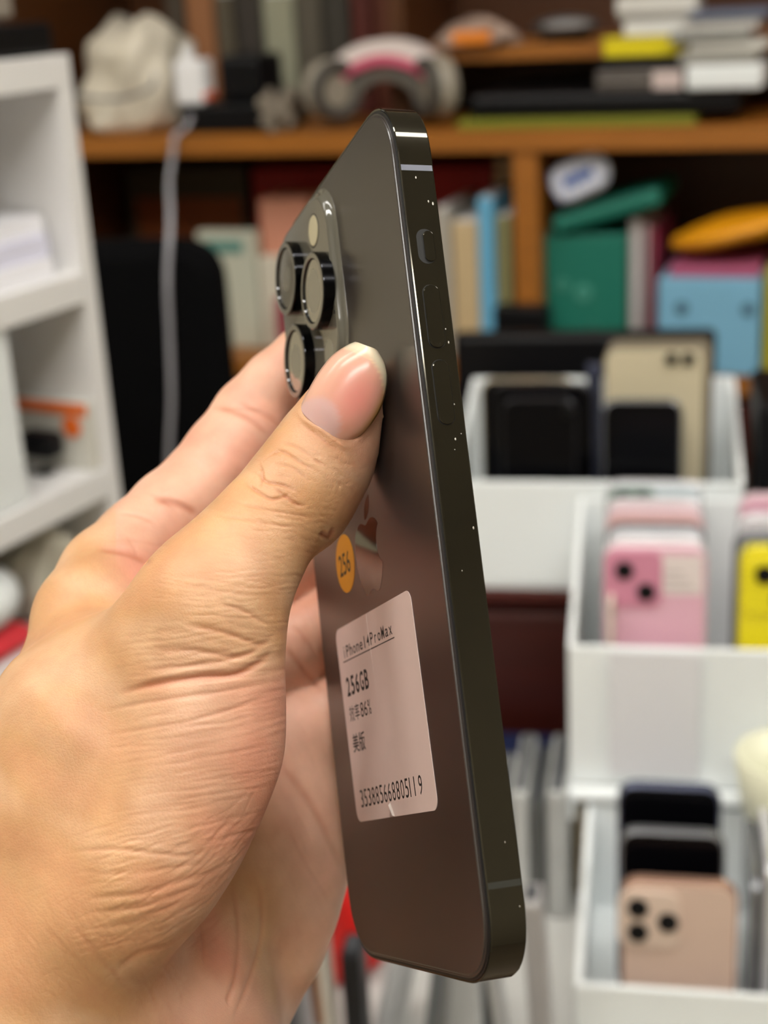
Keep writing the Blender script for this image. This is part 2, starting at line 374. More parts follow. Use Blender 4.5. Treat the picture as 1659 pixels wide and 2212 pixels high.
# --- lower left compartment
G = 'things in the lower left compartment'
x, w, z, h = R_(B, 552, 362, 1068, 600, .16, z_low)
single(B, 'red_box', 'large deep red box at the back of the compartment, behind the phone', 'box', x, .16, z_low, mat('deep_red_card', rgb(150, 8, 6), rough=.6, var=.08, scale=10), [(-w / 2, w / 2, 0, .11, 0, h, .002)])
x, w, z, h = R_(B, 275, 362, 535, 520, .2, z_low)
t = thing(B, 'picture_book', 'dark green picture book with an orange landscape, leaning at the back', 'book', x, .2, z_low)
part(t, 'cover', mat('dark_olive_cover', rgb(62, 56, 42), rough=.6, var=.2, scale=20), [(-w / 2, w / 2, 0, .03, 0, h, .002)])
part(t, 'orange_picture', mat('dark_orange_print', rgb(128, 66, 22), rough=.6, var=.4, scale=18), [(-w * .42, w * .45, -.001, .001, h * .5, h * .8)])
part(t, 'green_picture', mat('dark_teal_print', rgb(40, 58, 44), rough=.6, var=.3, scale=18), [(-w * .42, w * .45, -.001, .001, h * .2, h * .48)])
x, w, z, h = R_(B, 562, 430, 660, 720, .07, z_low)
single(B, 'pink_box', 'salmon pink upright box left of the phone camera', 'box', x, .07, z_low, mat('salmon_card', rgb(214, 148, 122), rough=.6), [(-w / 2 + .004, w / 2 * 1.3, 0, .08, 0, h, .002)])
x, w, z, h = R_(B, 428, 505, 552, 800, .04, z_low)
t = thing(B, 'white_carton', 'white carton with teal print behind the chair', 'carton', x, .05, z_low)
part(t, 'carton', mat('sage_white_card', rgb(196, 198, 180), rough=.6), [(-w / 2, w / 2, 0, .018, 0, h, .002)])
part(t, 'teal_print', mat('teal_print', rgb(92, 142, 132), rough=.6), [(-w * .35, w * .3, -.001, .001, h * .82, h * .93)])
xx = x + w / 2
x, w, z, h = R_(B, 553, 560, 600, 800, .04, z_low)
single(B, 'cream_file_box', 'tall cream file box between white carton and pink box', 'file box', x + .002, .05, z_low, cream, [(-w / 2 + .001, w / 2, 0, .018, 0, h, .002)])
x, w, z, h = R_(B, 582, 655, 640, 790, .0, z_low)
single(B, 'magenta_booklet', 'dark magenta booklet below the pink box, beside the phone lenses', 'booklet', x, .02, z_low, mat('dark_magenta', rgb(150, 50, 70), rough=.6), [(-w / 2, w / 2, 0, .02, 0, h, .001)])
# books standing left of the divider
BK = [(938, 973, 455, 735, (178, 172, 160), 'grey-white paperback, leftmost visible right of the phone'), (975, 1033, 482, 735, (204, 180, 138), 'tan-covered book left of the light blue one'),
      (1030, 1068, 430, 735, (110, 184, 222), 'light blue book left of the wooden divider'), (1070, 1104, 470, 735, (142, 140, 96), 'olive-grey book touching the wooden divider')]
for a, b_, c, d_, co_, lb in BK:
    x, w, z, h = R_(B, a, c, b_, d_, .03, z_low)
    t = thing(B, 'book', lb, 'book', x, .035, z_low, 'books standing left of the divider')
    part(t, 'cover', mat('book_%d' % a, rgb(*co_), rough=.55, var=.06, scale=50), [(-w / 2 + .0008, w / 2 - .0008, 0, .12, 0, h, .002)])
    part(t, 'pages', paper, [(-w / 2 + .003, w / 2 - .003, .004, .118, h - .001, h + .001)])
x, w, z, h = R_(B, 1040, 355, 1092, 480, .1, z_low)
single(B, 'wooden_ruler_box', 'tall pale beige box sticking up behind the light blue book', 'box', x, .16 - .002, z_low, mat('pale_beige', rgb(196, 164, 124), rough=.6), [(-w / 2, w / 2, -.0, -.0 + .0015, 0, h, .0005)]).location
bpy.context.scene.objects['wooden_ruler_box'].name = 'beige_card'; bpy.data.objects['beige_card']['category'] = 'card'; bpy.data.objects['beige_card']['label'] = 'tall pale beige card sticking up behind the light blue book'
x, w, z, h = R_(B, 1066, 418, 1106, 440, .03, z_low)
# --- lower right compartment
def ring(parent, cx, cz, r0, r1, y, m, name='printed_ring'):
    bm = bmesh.new(); lathe(bm, [(r0 * mm, 0), (r1 * mm, 0), (r1 * mm, .001), (r0 * mm, .001), (r0 * mm, 0)], 32)
    return part(parent, name, m, bm=bm, M=Matrix.Translation((cx, y, cz)) @ Matrix.Rotation(math.radians(90), 4, 'X'))
teal = mat('emerald_card', rgb(18, 112, 94), rough=.55, var=.05, scale=30); tealp = mat('pale_emerald_print', rgb(70, 150, 132), rough=.6)
x, w, z, h = R_(B, 1178, 508, 1352, 712, .03, z_low)
t = thing(B, 'green_box', 'emerald green box with pale round prints right of the divider', 'box', x, .03, z_low)
part(t, 'carton', teal, [(-w / 2, w / 2, 0, .12, 0, h, .002)])
ring(t, -w * .02, h * .56, 3, 9, -.0012, tealp); ring(t, -w * .28, h * .62, 3, 6.5, -.0012, tealp); ring(t, w * .1, h * .25, 8, 9, -.0012, tealp)
zg = z_low + h; xg, wg = x, w
x, w, z, h = R_(B, 1172, 405, 1412, 505, .03, zg)
bm = bmesh.new(); add_box(bm, -w / 2, w / 2, 0, .12, 0, .018, .006)
for i in range(16): add_box(bm, -w / 2 + .012 + i * (w - .024) / 16, -w / 2 + .012 + i * (w - .024) / 16 + .003, -.0008, .1, .016, .0195, .0008)
o = single(B, 'green_spiral_book', 'emerald notebook tilted on top of the green box', 'notebook', x + .012, .02, zg + h * .33, teal, bm=bm, ry=-.27)
x, w, z, h = R_(B, 1190, 368, 1322, 462, .02, zg)
t = empty('blister_pack', 'white oval blister pack with a blue bar, resting on the tilted notebook', 'blister pack', None, B.place(x - .002, .032, zg + .058) @ Matrix.Rotation(-.42, 4, 'Y') @ Matrix.Rotation(math.radians(80), 4, 'X'))
bm = bmesh.new(); rr_slab(bm, w * 1.02, h * .62, h * .29, [(.002, 0), (0, .002), (0, .008), (.004, .014)], n=8, ex=2)
part(t, 'shell', mat('milky_plastic', rgb(214, 216, 226), rough=.25, var=.1, scale=60), bm=bm)
part(t, 'blue_bar', mat('cobalt_blue', rgb(60, 92, 160), rough=.4), [(-w * .26, w * .25, -h * .08, h * .07, .0135, .0155, .001)])
for i in range(6): part(t, 'rib', mat('pale_blue_edge', rgb(150, 170, 210), rough=.3), [(-w * .42 + i * w * .165, -w * .42 + i * w * .165 + .0012, -h * .26, h * .26, .0135, .0146)])
for a, b_, c, co_, lb in ((1354, 1384, 478, (196, 190, 188), 'off-white booklet standing right of the green box'), (1387, 1400, 490, (216, 186, 190), 'pale pink booklet between off-white and crimson ones'), (1402, 1418, 500, (148, 46, 72), 'crimson booklet left of the light blue box')):
    x, w, z, h = R_(B, a, c, b_, 710, .03, z_low)
    single(B, 'upright_booklet', lb, 'booklet', x, .04, z_low, mat('booklet_u%d' % a, rgb(*co_), rough=.6), [(-w / 2 + .001, w / 2 - .002, 0, .12, 0, h, .001)], group='booklets right of the green box')
x, w, z, h = R_(B, 1205, 632, 1322, 712, .0, z_low)
bm = bmesh.new(); bmesh.ops.create_uvsphere(bm, u_segments=28, v_segments=18, radius=w / 2 * .8, matrix=Matrix.Translation((0, 0, w / 2 * .8)))
t = thing(B, 'toy_ball', 'cream and green toy ball in front of the green box', 'ball', x, -.0, z_low + .0)
t.matrix_world = B.place(x, -.032, z_low) 
part(t, 'ball', mat('cream_green_mottled', rgb(206, 206, 168), rough=.5, var=.35, scale=28), bm=bm, smooth=True)
part(t, 'dark_patch', mat('dark_blue_patch', rgb(60, 70, 90)), bm=(lambda b: (bmesh.ops.create_uvsphere(b, u_segments=16, v_segments=10, radius=.012, matrix=Matrix.Translation((.004, -w / 2 * .8 + .009, w / 2 * .8)) @ Matrix.Diagonal((1, .9, .8, 1))), b)[1])(bmesh.new()), smooth=True)
x, w, z, h = R_(B, 1078, 655, 1192, 715, -.0, z_low)
single(B, 'small_black_box', 'small matt black box in front of the divider', 'box', x, -.012, z_low, black, [(-w / 2, w / 2, -.012, .014, 0, h, .003)])
lb_ = mat('light_blue_card', rgb(126, 182, 212), rough=.6, var=.04, scale=20)
x, w, z, h = R_(B, 1420, 604, 1640, 830, .0, z_low)
t = thing(B, 'light_blue_box', 'light blue box with two dark round holes on the lower right shelf', 'box', x, .0, z_low)
part(t, 'carton', lb_, [(-w / 2, w / 2, 0, .14, 0, h, .002)])
for q in (-.02, .045):
    bm = bmesh.new(); lathe(bm, [(.0002, 0), (.0065, 0), (.0065, .001), (.0002, .001)], 20)
    part(t, 'round_hole', mat('hole_blue_grey', rgb(70, 104, 124)), bm=bm, M=Matrix.Translation((q - .006, -.0006, h * .70)) @ Matrix.Rotation(math.radians(90), 4, 'X'))
zb = z_low + h
x, w, z, h = R_(B, 1442, 575, 1640, 606, .0, zb)
single(B, 'magenta_book', 'flat magenta book lying on the light blue box', 'book', x, .006, zb, mat('mauve_cover', rgb(170, 84, 118), rough=.6), [(-w / 2, w / 2, 0, .12, 0, h * .8, .002)])
zb2 = zb + h * .8
x, w, z, h = R_(B, 1440, 485, 1720, 588, .0, zb2)
bm = bmesh.new(); n = 24; loops = []
for i in range(n + 1):
    t_ = i / n; s_ = math.sin(math.pi * min(max(t_, .03), .97)) ** .35; zc0 = .016 + .028 * t_; loops.append([(-w / 2 + w * t_, .05 + .05 * s_ * math.cos(a), zc0 + .015 * s_ * (1 + .1 * math.sin(9 * t_ + 3 * a)) * math.sin(a)) for a in [2 * math.pi * k / 14 for k in range(14)]])
loft(bm, loops)
single(B, 'amber_pouch', 'shiny amber pouch lying on the magenta book', 'pouch', x, .0, zb2 + .001, mat('amber_fabric', rgb(226, 152, 14), rough=.45, var=.12, scale=25), bm=bm, smooth=True)
x, w, z, h = R_(B, 1642, 590, 1720, 830, .0, z_low)
single(B, 'yellow_olive_book', 'olive yellow book at the right edge, beside the light blue box', 'book', x + .002, .01, z_low, mat('olive_yellow', rgb(186, 176, 52), rough=.6), [(-w / 2 + .001, w / 2, 0, .12, 0, h, .002)])

# ------------------------------------------------------------------ trays with phones
zc_top = K.at(1300, 2290, -.15)[1]              # counter surface
def tray(label, x0, x1, v0, v1, z0, zf, zb_, side_h=None, lean=0.0):
    xm = (x0 + x1) / 2; w = x1 - x0; d = v1 - v0
    t = thing(K, 'phone_tray', label, 'tray', xm, (v0 + v1) / 2, z0, 'white trays full of phones')
    part(t, 'front_wall', white, [(-w / 2, w / 2, -d / 2, -d / 2 + .004, 0, zf - z0, .0015)])
    part(t, 'back_wall', white, [(-w / 2, w / 2, d / 2 - .004, d / 2, 0, zb_ - z0, .0015)])
    for s in (-1, 1):
        bm = bmesh.new(); xs = s * w / 2; a = [(xs, -d / 2 + .002, 0), (xs, d / 2 - .002, 0), (xs, d / 2 - .002, zb_ - z0), (xs, -d / 2 + .002, zf - z0 + .0)]
        b2 = [(p[0] - s * .004, p[1], p[2]) for p in a]; loft(bm, [a, b2]); bmesh.ops.recalc_face_normals(bm, faces=bm.faces); part(t, 'side_wall', white, bm=bm)
    part(t, 'bottom', white, [(-w / 2, w / 2, -d / 2, d / 2, 0, .004)])
    return t
def flatphone(name, label, x, y, z, w, h, th, cf, cb, lens_layout, group, lean=.14, lab=None, lens_r=.0075, island=None, rz=0.0, facing=1, F=None):
    F = F or K
    t = empty(name, label, 'smartphone', group, F.place(x, y, z + .0012, rz) @ Matrix.Rotation(-lean, 4, 'X') @ Matrix.Rotation(math.radians(90), 4, 'X'))
    # local: x across, y up, z towards viewer
    bm = bmesh.new(); rr_slab(bm, w, h, .011, [(.0012, -th), (0, -th + .001), (0, -.001), (.001, 0)], 0, h / 2, 8, 2.2)
    body = part(t, 'body', cf, bm=bm)
    bm = bmesh.new(); rr_slab(bm, w - .003, h - .003, .0098, [(0, -.0002), (.0002, .0004)], 0, h / 2, 8, 2.2); part(t, 'screen' if lens_layout is None else 'back_cover', cb, bm=bm)
    if lens_layout:
        if island:
            ix, iy, iw, ih, im = island; bm = bmesh.new(); rr_slab(bm, iw, ih, .008, [(0, .0003), (0, .0013), (.0005, .0017)], ix, iy + h, 6, 2.2); part(t, 'camera_plateau', im, bm=bm)
        for (lx, ly) in lens_layout:
            bm = bmesh.new(); lathe(bm, [(lens_r, .0004), (lens_r, .003), (lens_r - .001, .0034), (.0002, .0034)], 20, lx, h + ly); part(t, 'camera_lens', black, bm=bm)
    if lab:
        bm = bmesh.new(); add_box(bm, lab[0], lab[1], h + lab[2], h + lab[3], .0003, .0007); part(t, 'paper_label', mat('label_offwhite', rgb(226, 214, 212), rough=.6, var=.05, scale=70), bm=bm)
        for k_ in range(3):
            bm = bmesh.new(); add_box(bm, lab[0] + .003, lab[1] - .004 - .004 * k_, h + lab[2] + .004 + .005 * k_, h + lab[2] + .0052 + .005 * k_, .0006, .0009); part(t, 'faint_print', mat('faint_print_grey', rgb(178, 170, 168)), bm=bm)
    return t
pinkc = mat('pink_phone_glass', rgb(226, 178, 196), rough=.25); pinkf = mat('pink_frame', rgb(222, 196, 204), rough=.3, metal=.2)
pinkd = mat('deep_pink_plateau', rgb(208, 138, 162), rough=.2)
blk = mat('black_phone_glass', (0.002, .002, .003, 1), rough=.15, spec=.15); blkf = mat('dark_phone_frame', rgb(46, 46, 50), rough=.25, metal=.5)
bluef = mat('slate_blue_frame', rgb(80, 86, 110), rough=.25, metal=.4); wf = mat('white_phone_frame', rgb(220, 220, 224), rough=.25, metal=.3)
gold = mat('rose_gold_glass', rgb(214, 188, 172), rough=.3); goldf = mat('rose_gold_frame', rgb(200, 160, 140), rough=.2, metal=.6)
ylw = mat('yellow_phone_glass', rgb(236, 222, 40), rough=.25); ylwf = mat('yellow_frame', rgb(210, 200, 60), rough=.3, metal=.3)
gld = mat('champagne_glass', rgb(196, 186, 158), rough=.3); gldf = mat('champagne_frame', rgb(176, 166, 146), rough=.25, metal=.5)
greyf = mat('steel_grey_frame', rgb(128, 130, 134), rough=.25, metal=.5); rosec = mat('dusty_rose_glass', rgb(222, 176, 172), rough=.3)

# tray geometry (K frame)
x0A = K.at(1228, 1560, 0)[0]; x1A = K.at(1980, 1560, 0)[0]; zA1 = K.at(1420, 1402, 0)[1]; zA0 = K.at(1420, 1700, 0)[1]
tray('lower right white tray holding the pink and the yellow phones', x0A, x1A, 0.0, .15, zA0, zA1, zA1 + .045)
x0U = K.at(975, 1150, .17)[0]; x1U = K.at(1604, 1150, .17)[0]; zU1 = K.at(1300, 1043, .17)[1]; zU0 = K.at(1300, 1275, .17)[1]
tray('upper white tray with black phones, in front of the bookcase', x0U, x1U, .17, .33, zU0, zU1, zU1 + .035)
x0C = K.at(1240, 2000, -.16)[0]; zC1 = K.at(1450, 2142, -.16)[1]
tray('lowest white tray holding the rose gold phone', x0C, x1A + .02, -.16, -.006, zc_top, zC1, min(zA0 - .01, zC1 + .07))
# cream divider walls seen inside the trays
xx = K.at(1318, 1500, .0)[0]
t = thing(K, 'tray_divider', 'cream inner divider left of the pink phone', 'divider', xx, .01, zA0 + .005); part(t, 'panel', cream, [(-.0015, .0015, 0, .13, 0, zA1 - zA0 + .02, .0005)]); part(t, 'foot', cream, [(-.004, .004, 0, .13, 0, .003)])
# riser under the lower right tray and cabinet under the upper tray
t = thing(K, 'tray_riser', 'dark riser box carrying the lower right white tray', 'riser', (x0A + x1A) / 2, .08, zc_top)
part(t, 'box', black, [(-(x1A - x0A) / 2 + .03, (x1A - x0A) / 2, -.07, .06, 0, zA0 - zc_top - .001, .002)]); part(t, 'side_cover', mat('tan_board', rgb(186, 172, 146), rough=.7), [(-(x1A - x0A) / 2 + .003, -(x1A - x0A) / 2 + .0296, -.07, .06, 0, zA0 - zc_top - .001, .001)]); part(t, 'foot', black, [(-.05, .05, -.06, .05, 0, .004)])
cab = thing(K, 'maroon_cabinet', 'dark maroon lacquered cabinet under the upper white tray', 'cabinet', (x0U + x1U) / 2 + .1, .17, 0)
W2 = (x1U - x0U) / 2 + .14
part(cab, 'carcass', w_maroon, [(-W2, W2, .016, .28, 0, zU0 - .012, .002)]); part(cab, 'top', w_maroon, [(-W2 - .005, W2 + .005, -.002, .285, zU0 - .012, zU0, .002)])
part(cab, 'door', wood('dark_red_wood', rgb(58, 16, 10)), [(-W2 + .01, -.004, 0, .015, zc_top - .3, zU0 - .02, .003)]); part(cab, 'door', wood('dark_red_wood', rgb(58, 16, 10)), [(.004, W2 - .01, 0, .015, zc_top - .3, zU0 - .02, .003)])
part(cab, 'lock', silver, [(.02, .03, -.003, .0, zU0 - .05, zU0 - .04, .001)])
# counter
ct = thing(K, 'counter', 'shop counter carrying the trays and the rows of phones', 'counter', 0, 0, 0)
part(ct, 'top', mat('counter_white', rgb(200, 200, 196), rough=.5, var=.05, scale=6), [(-.26, .8, -.24, .165, zc_top - .03, zc_top, .003)])
for sx in (-.24, .74):
    for sy in (-.2, .12): part(ct, 'leg', grey, [(sx, sx + .04, sy, sy + .04, 0, zc_top - .03, .003)])

# phones in the lower right tray
x, w, z, h = R_(K, 1300, 1203, 1525, 1700, .012, zA0 + .004)
GP = 'phones in the lower right white tray'
flatphone('smartphone', 'pink smartphone with two black lenses and a paper label, front one of its tray', x, .022, zA0 + .004, w, h, .008, pinkf, pinkc, [(-w / 2 + .0135, -.016), (-w / 2 + .027, -.030)], GP, .04, (.003, w / 2 - .003, -.032, -.006), .0058, (-w / 2 + .019, -.022, .036, .038, pinkd))
STK = [(1185, wf, paper, 'white smartphone just behind the front pink one'), (1162, greyf, mat('pale_grey_glass', rgb(206, 208, 214), rough=.25), 'silver-grey smartphone second behind the front pink one'), (1130, pinkf, rosec, 'dusty rose smartphone in the middle of the row behind the pink one'), (1104, wf, mat('blush_glass', rgb(230, 206, 210), rough=.3), 'blush smartphone with a white frame behind the dusty rose one'), (1065, wf, mat('ice_blue_glass', rgb(206, 218, 224), rough=.25), 'pale blue smartphone at the back of its tray, tallest of the row')]
for i, (py, cf, cb, lb) in enumerate(STK):
    v = .036 + i * .017; a, w_, z_, h_ = R_(K, 1306 - i * 0, py, 1522 - i * 2, 1700, v, zA0 + .004)
    flatphone('smartphone', lb, a, v + .012, zA0 + .004, w_, h_, .008, cf, cb, [(-w_ / 2 + .012, -.011), (-w_ / 2 + .025, -.011)] if i == 4 else [], GP, .04, None, .005, (-w_ / 2 + .018, -.012, .032, .018, mat('green_grey_plateau', rgb(120, 140, 130), rough=.3)) if i == 4 else None)
x, w, z, h = R_(K, 1592, 1205, 1822, 1700, .012, zA0 + .004)
flatphone('smartphone', 'bright yellow smartphone cut by the right edge of the photo', x, .022, zA0 + .004, w, h, .008, ylwf, ylw, [(-w / 2 + .0155, -.018), (-w / 2 + .026, -.034)], GP, .04, None, .006, (-w / 2 + .020, -.026, .034, .038, ylw))
for i, (py, x0_, cf, cb, lb) in enumerate([(1180, 1580, greyf, mat('mid_grey_glass', rgb(120, 122, 126), rough=.3), 'grey smartphone right behind the yellow one'), (1140, 1588, wf, mat('white_glass', rgb(226, 222, 226), rough=.3), 'white smartphone second behind the yellow one'), (1095, 1590, pinkf, pinkc, 'pink smartphone at the back of the row behind the yellow one')]):
    v = .036 + i * .018; a, w_, z_, h_ = R_(K, x0_, py, 1815, 1700, v, zA0 + .004)
    flatphone('smartphone', lb, a, v + .012, zA0 + .004, w_, h_, .008, cf, cb, [], GP, .04)
x, w, z, h = R_(K, 1316, 1408, 1512, 1650, -.002, zA0)
single(K, 'white_card', 'plain white card leaning on the front of the lower right tray', 'card', x, -.0035, zA0 + .01, mat('plain_white_card', rgb(226, 226, 230), rough=.5), [(-w / 2, w / 2, 0, .0015, 0, h - .01, .0005)])
x, w, z, h = R_(K, 1596, 1500, 1720, 1690, -.03, zA0)
bm = bmesh.new(); lathe(bm, [(.002, 0), (.022, 0), (.028, .02), (.032, .052), (.030, .053), (.026, .02), (.02, .003), (.002, .002)], 28)
ledge = thing(K, 'white_ledge', 'narrow white shelf lip along the foot of the lower right tray', 'shelf lip', (x0A + x1A) / 2, -.001, zA0); part(ledge, 'lip', white, [(-(x1A - x0A) / 2, (x1A - x0A) / 2, -.012, -.0002, -.006, 0, .001)]); part(ledge, 'bracket', white, [(-(x1A - x0A) / 2, -(x1A - x0A) / 2 + .004, -.012, -.0002, -.02, -.006, .001)])
single(K, 'cream_cup', 'small cream cup on the white lip at the right edge', 'cup', x + .012, -.045, zA0 + .0002, mat('cream_ceramic', rgb(226, 226, 200), rough=.3), bm=bm, smooth=True)

# upper tray phones
GU = 'phones in the upper white tray'; zu = zU0 + .004
def up(x0_, x1_, py, v, cf, cb, lb, lens_=None, lean=.04, lr_=.005, isl=None):
    a, w_, z_, h_ = R_(K, x0_, py, x1_, 1100, v, zu)
    flatphone('smartphone', lb, a, v + .004, zu, w_, h_, .008, cf, cb, lens_, GU, lean, None, lr_, isl)
up(1082, 1246, 872, .186, blkf, blk, 'black smartphone, front left one in the upper tray', [( .052 / 2 - .004, -.008)])
up(1062, 1280, 842, .206, mat('dark_frame_b', rgb(30, 30, 34), rough=.3, metal=.4), blk, 'wider black smartphone behind the front left one', [])
up(1038, 1240, 830, .228, gldf, blk, 'black smartphone with champagne frame at the left of the upper tray', [])
up(1300, 1474, 876, .186, greyf, blk, 'black-screened smartphone in front of the champagne one', [])
up(1304, 1522, 762, .214, gldf, gld, 'large champagne smartphone with round lenses behind the black-screened one', [(.012, -.008), (.024, -.008)], .04, .0045)
up(1308, 1538, 738, .238, blkf, gldf, 'dark-framed smartphone behind the large champagne one', [])
up(1268, 1300, 800, .215, bluef, bluef, 'slate blue smartphone squeezed between the left and right groups', [])
bpy.context.view_layer.update()
x, w, z, h = R_(K, 985, 718, 1545, 900, .40, 1)
t = thing(K, 'black_monitor', 'wide black monitor standing behind the upper white tray', 'monitor', x, .39, zU0)
hh = K.at(1265, 722, .39)[1] - zU0
part(t, 'panel', black, [(-w / 2, w / 2, 0, .02, .02, hh, .005)]); part(t, 'stand', black, [(-.04, .04, .003, .018, 0.004, .03, .002)]); part(t, 'foot', black, [(-.08, .08, -.03, .045, 0, .006, .002)])
x, w, z, h = R_(K, 1590, 868, 1790, 1100, .2, zu)
RT = thing(K, 'black_device_stack', 'black boxy device with round knobs and a blue window at the right edge', 'device', x + .014, .20, zU0)
part(RT, 'case', black, [(-w / 2, w / 2, 0, .1, 0, h * 1.02, .006)])
for q in (.88, .26):
    bm = bmesh.new(); lathe(bm, [(.0065, 0), (.0065, .003), (.0045, .003), (.0045, 0)], 20); part(RT, 'round_knob', mat('knob_grey', rgb(100, 100, 104), rough=.3), bm=bm, M=Matrix.Translation((-w / 2 + .026, -.0002, h * q)) @ Matrix.Rotation(math.radians(90), 4, 'X'))
part(RT, 'blue_window', mat('steel_blue_glass', rgb(84, 128, 166), rough=.2), [(-w / 2 + .014, -w / 2 + .05, -.001, .001, h * .46, h * .6, .001)])
RT.name = 'black_device'
x, w, z, h = R_(K, 1585, 770, 1800, 868, .33, 1)
# lowest tray phones
GC = 'phones in the lowest white tray'; zc = zc_top + .004
def lowp(x0_, x1_, py, v, cf, cb, lb, lens_=None, isl=None, lr_=.007, lean=.04, base=None):
    a, w_, z_, h_ = R_(K, x0_, py, x1_, 2300, v, zc if base is None else base)
    return flatphone('smartphone', lb, a, v + .004, zc if base is None else base, w_, h_, .008, cf, cb, lens_, GC, lean, None, lr_, isl)
lowp(1340, 1592, 1930, -.142, goldf, gold, 'rose gold smartphone with three black lenses in the lowest tray', [(-.0225, -.016), (-.0225, -.0315), (-.006, -.024)], (-.0165, -.0235, .034, .036, mat('gold_plateau', rgb(222, 200, 184), rough=.3)), .0058)
lowp(1336, 1562, 1822, -.118, greyf, blk, 'black-screened smartphone with a silver frame right behind the rose gold one', [])
lowp(1332, 1552, 1722, -.094, bluef, blk, 'black smartphone with slate frame at the back of the lowest tray', [])
EL = ['dark grey smartphone edge-on, leftmost of the row right of the rose gold one', 'silver smartphone edge-on, second of the row', 'dark smartphone edge-on, third of the row', 'mauve smartphone edge-on near the right edge', 'grey smartphone edge-on near the right edge', 'black smartphone edge-on at the right edge']
for i, (cf, lb) in enumerate(zip((greyf, wf, blkf, mat('mauve_frame', rgb(160, 126, 150), rough=.3, metal=.3), greyf, blkf), EL)):
    a, zt_ = K.at(1606 + i * 33, 1760 + (5 - i) * 30, -.13)
    bm = bmesh.new(); hgt = K.at(1606 + i * 33, 1740 + (5 - i) * 34, -.13)[1] - zc
    t = empty('smartphone', lb, 'smartphone', 'phones standing edge-on in the lowest tray', K.place(a + .004, -.13, zc + .001) @ Matrix.Rotation(math.radians(90), 4, 'Z') @ Matrix.Rotation(math.radians(90), 4, 'X'))
    bm = bmesh.new(); rr_slab(bm, .072, hgt, .011, [(.001, 0), (0, .0008), (0, .0052), (.001, .006)], .036, hgt / 2, 8, 2.2); part(t, 'body', cf, bm=bm)
    bm = bmesh.new(); rr_slab(bm, .069, hgt - .003, .0098, [(0, .0059), (.0002, .0064)], .036, hgt / 2, 6, 2.2); part(t, 'screen', blk, bm=bm)

# ------------------------------------------------------------------ row of phones and sleeves on the counter, left of the trays
PILE = [(560, 2020, 34, (196, 196, 196), .02, 'light grey'), (598, 2080, 30, (90, 92, 100), -.03, 'dark slate'), (636, 2060, 26, (176, 176, 178), .05, 'pale grey'), (668, 2080, 30, (150, 96, 50), .04, 'copper brown'), (700, 2050, 20, (206, 200, 190), .03, 'ivory'),
        (738, 2068, 48, (18, 20, 26), .0, 'wide black'), (786, 2070, 40, (196, 198, 200), -.22, 'silver tilted'), (834, 2055, 34, (228, 230, 230), -.2, 'white tilted'), (874, 2060, 30, (96, 102, 108), -.14, 'slate grey'), (908, 2080, 34, (150, 152, 154), -.1, 'mid grey'),
        (948, 2075, 90, (222, 224, 224), .02, 'wide white'), (1044, 2085, 40, (60, 62, 66), .12, 'charcoal'), (1090, 2050, 26, (170, 172, 174), .1, 'light steel'), (1150, 1960, 50, (168, 166, 166), .05, 'warm grey')]
zz0 = zc_top
for i, (px0, py0, wpx, c, tilt, nm) in enumerate(PILE):
    v = -.215 + (i % 4) * .024
    a, w_, z_, h_ = R_(K, px0, py0, px0 + wpx, 2290, v, zz0)
    t = empty('phone_sleeve', nm + ' phone sleeve standing on the counter below the held phone', 'phone sleeve', 'sleeves standing in a row on the counter', K.place(a, v, zz0 + .001 + abs(tilt) * w_ / 2) @ Matrix.Rotation(-tilt, 4, 'Y'))
    part(t, 'sleeve', mat('sleeve_%d' % i, rgb(*c), rough=.35, var=.12, scale=40), [(-w_ / 2 + .0006, w_ / 2 - .0006, 0, .021, 0, h_, .002)])
    part(t, 'opening', mat('sleeve_dark', rgb(70, 72, 76), rough=.5), [(-w_ / 2 * .5, w_ / 2 * .5, .004, .017, h_ - .001, h_ + .0006)])
BKP = [(860, 1900, 44, (170, 170, 168), 'dull silver'), (1000, 1900, 50, (140, 140, 136), 'stone grey'), (1062, 1760, 44, (196, 198, 196), 'pale silver'), (1108, 1716, 40, (186, 188, 186), 'bright silver'), (1150, 1740, 28, (90, 92, 90), 'dark pewter'), (1180, 1716, 52, (172, 174, 172), 'satin grey')]
for i, (px0, py0, wpx, c, nm) in enumerate(BKP):
    v = -.02; a, w_, z_, h_ = R_(K, px0, py0, px0 + wpx, 2200, v, zz0)
    t = empty('phone_sleeve', nm + ' tall phone sleeve in the back row on the counter', 'phone sleeve', 'sleeves in the back row on the counter', K.place(a, v, zz0 + .0005))
    part(t, 'sleeve', mat('sleeveb_%d' % i, rgb(*c), rough=.35, var=.15, scale=30), [(-w_ / 2 + .0006, w_ / 2 - .0006, 0, .08, 0, h_, .003)])
    part(t, 'opening', mat('sleeve_dark', rgb(70, 72, 76), rough=.5), [(-w_ / 2 * .5, w_ / 2 * .5, .004, .076, h_ - .001, h_ + .0006)])
x, w, z, h = R_(K, 640, 1905, 775, 2080, -.1, zz0)
t = thing(K, 'red_pouch', 'bright red pouch with a pink top, between the palm and the held phone', 'pouch', x, -.09, zz0)
bm = bagmesh(w * 1.25, .04, h * 1.05, 15, 2, .003); part(t, 'pouch', mat('bright_red_fabric', rgb(206, 22, 18), rough=.5), bm=bm, smooth=True)
part(t, 'pink_top', mat('rose_pink_fabric', rgb(206, 96, 112), rough=.6), [(-w * .3, w * .3, -.018, .018, h * .86, h * 1.02, .006)])
x, w, z, h = R_(K, 1085, 1622, 1240, 1722, .12, zc_top)
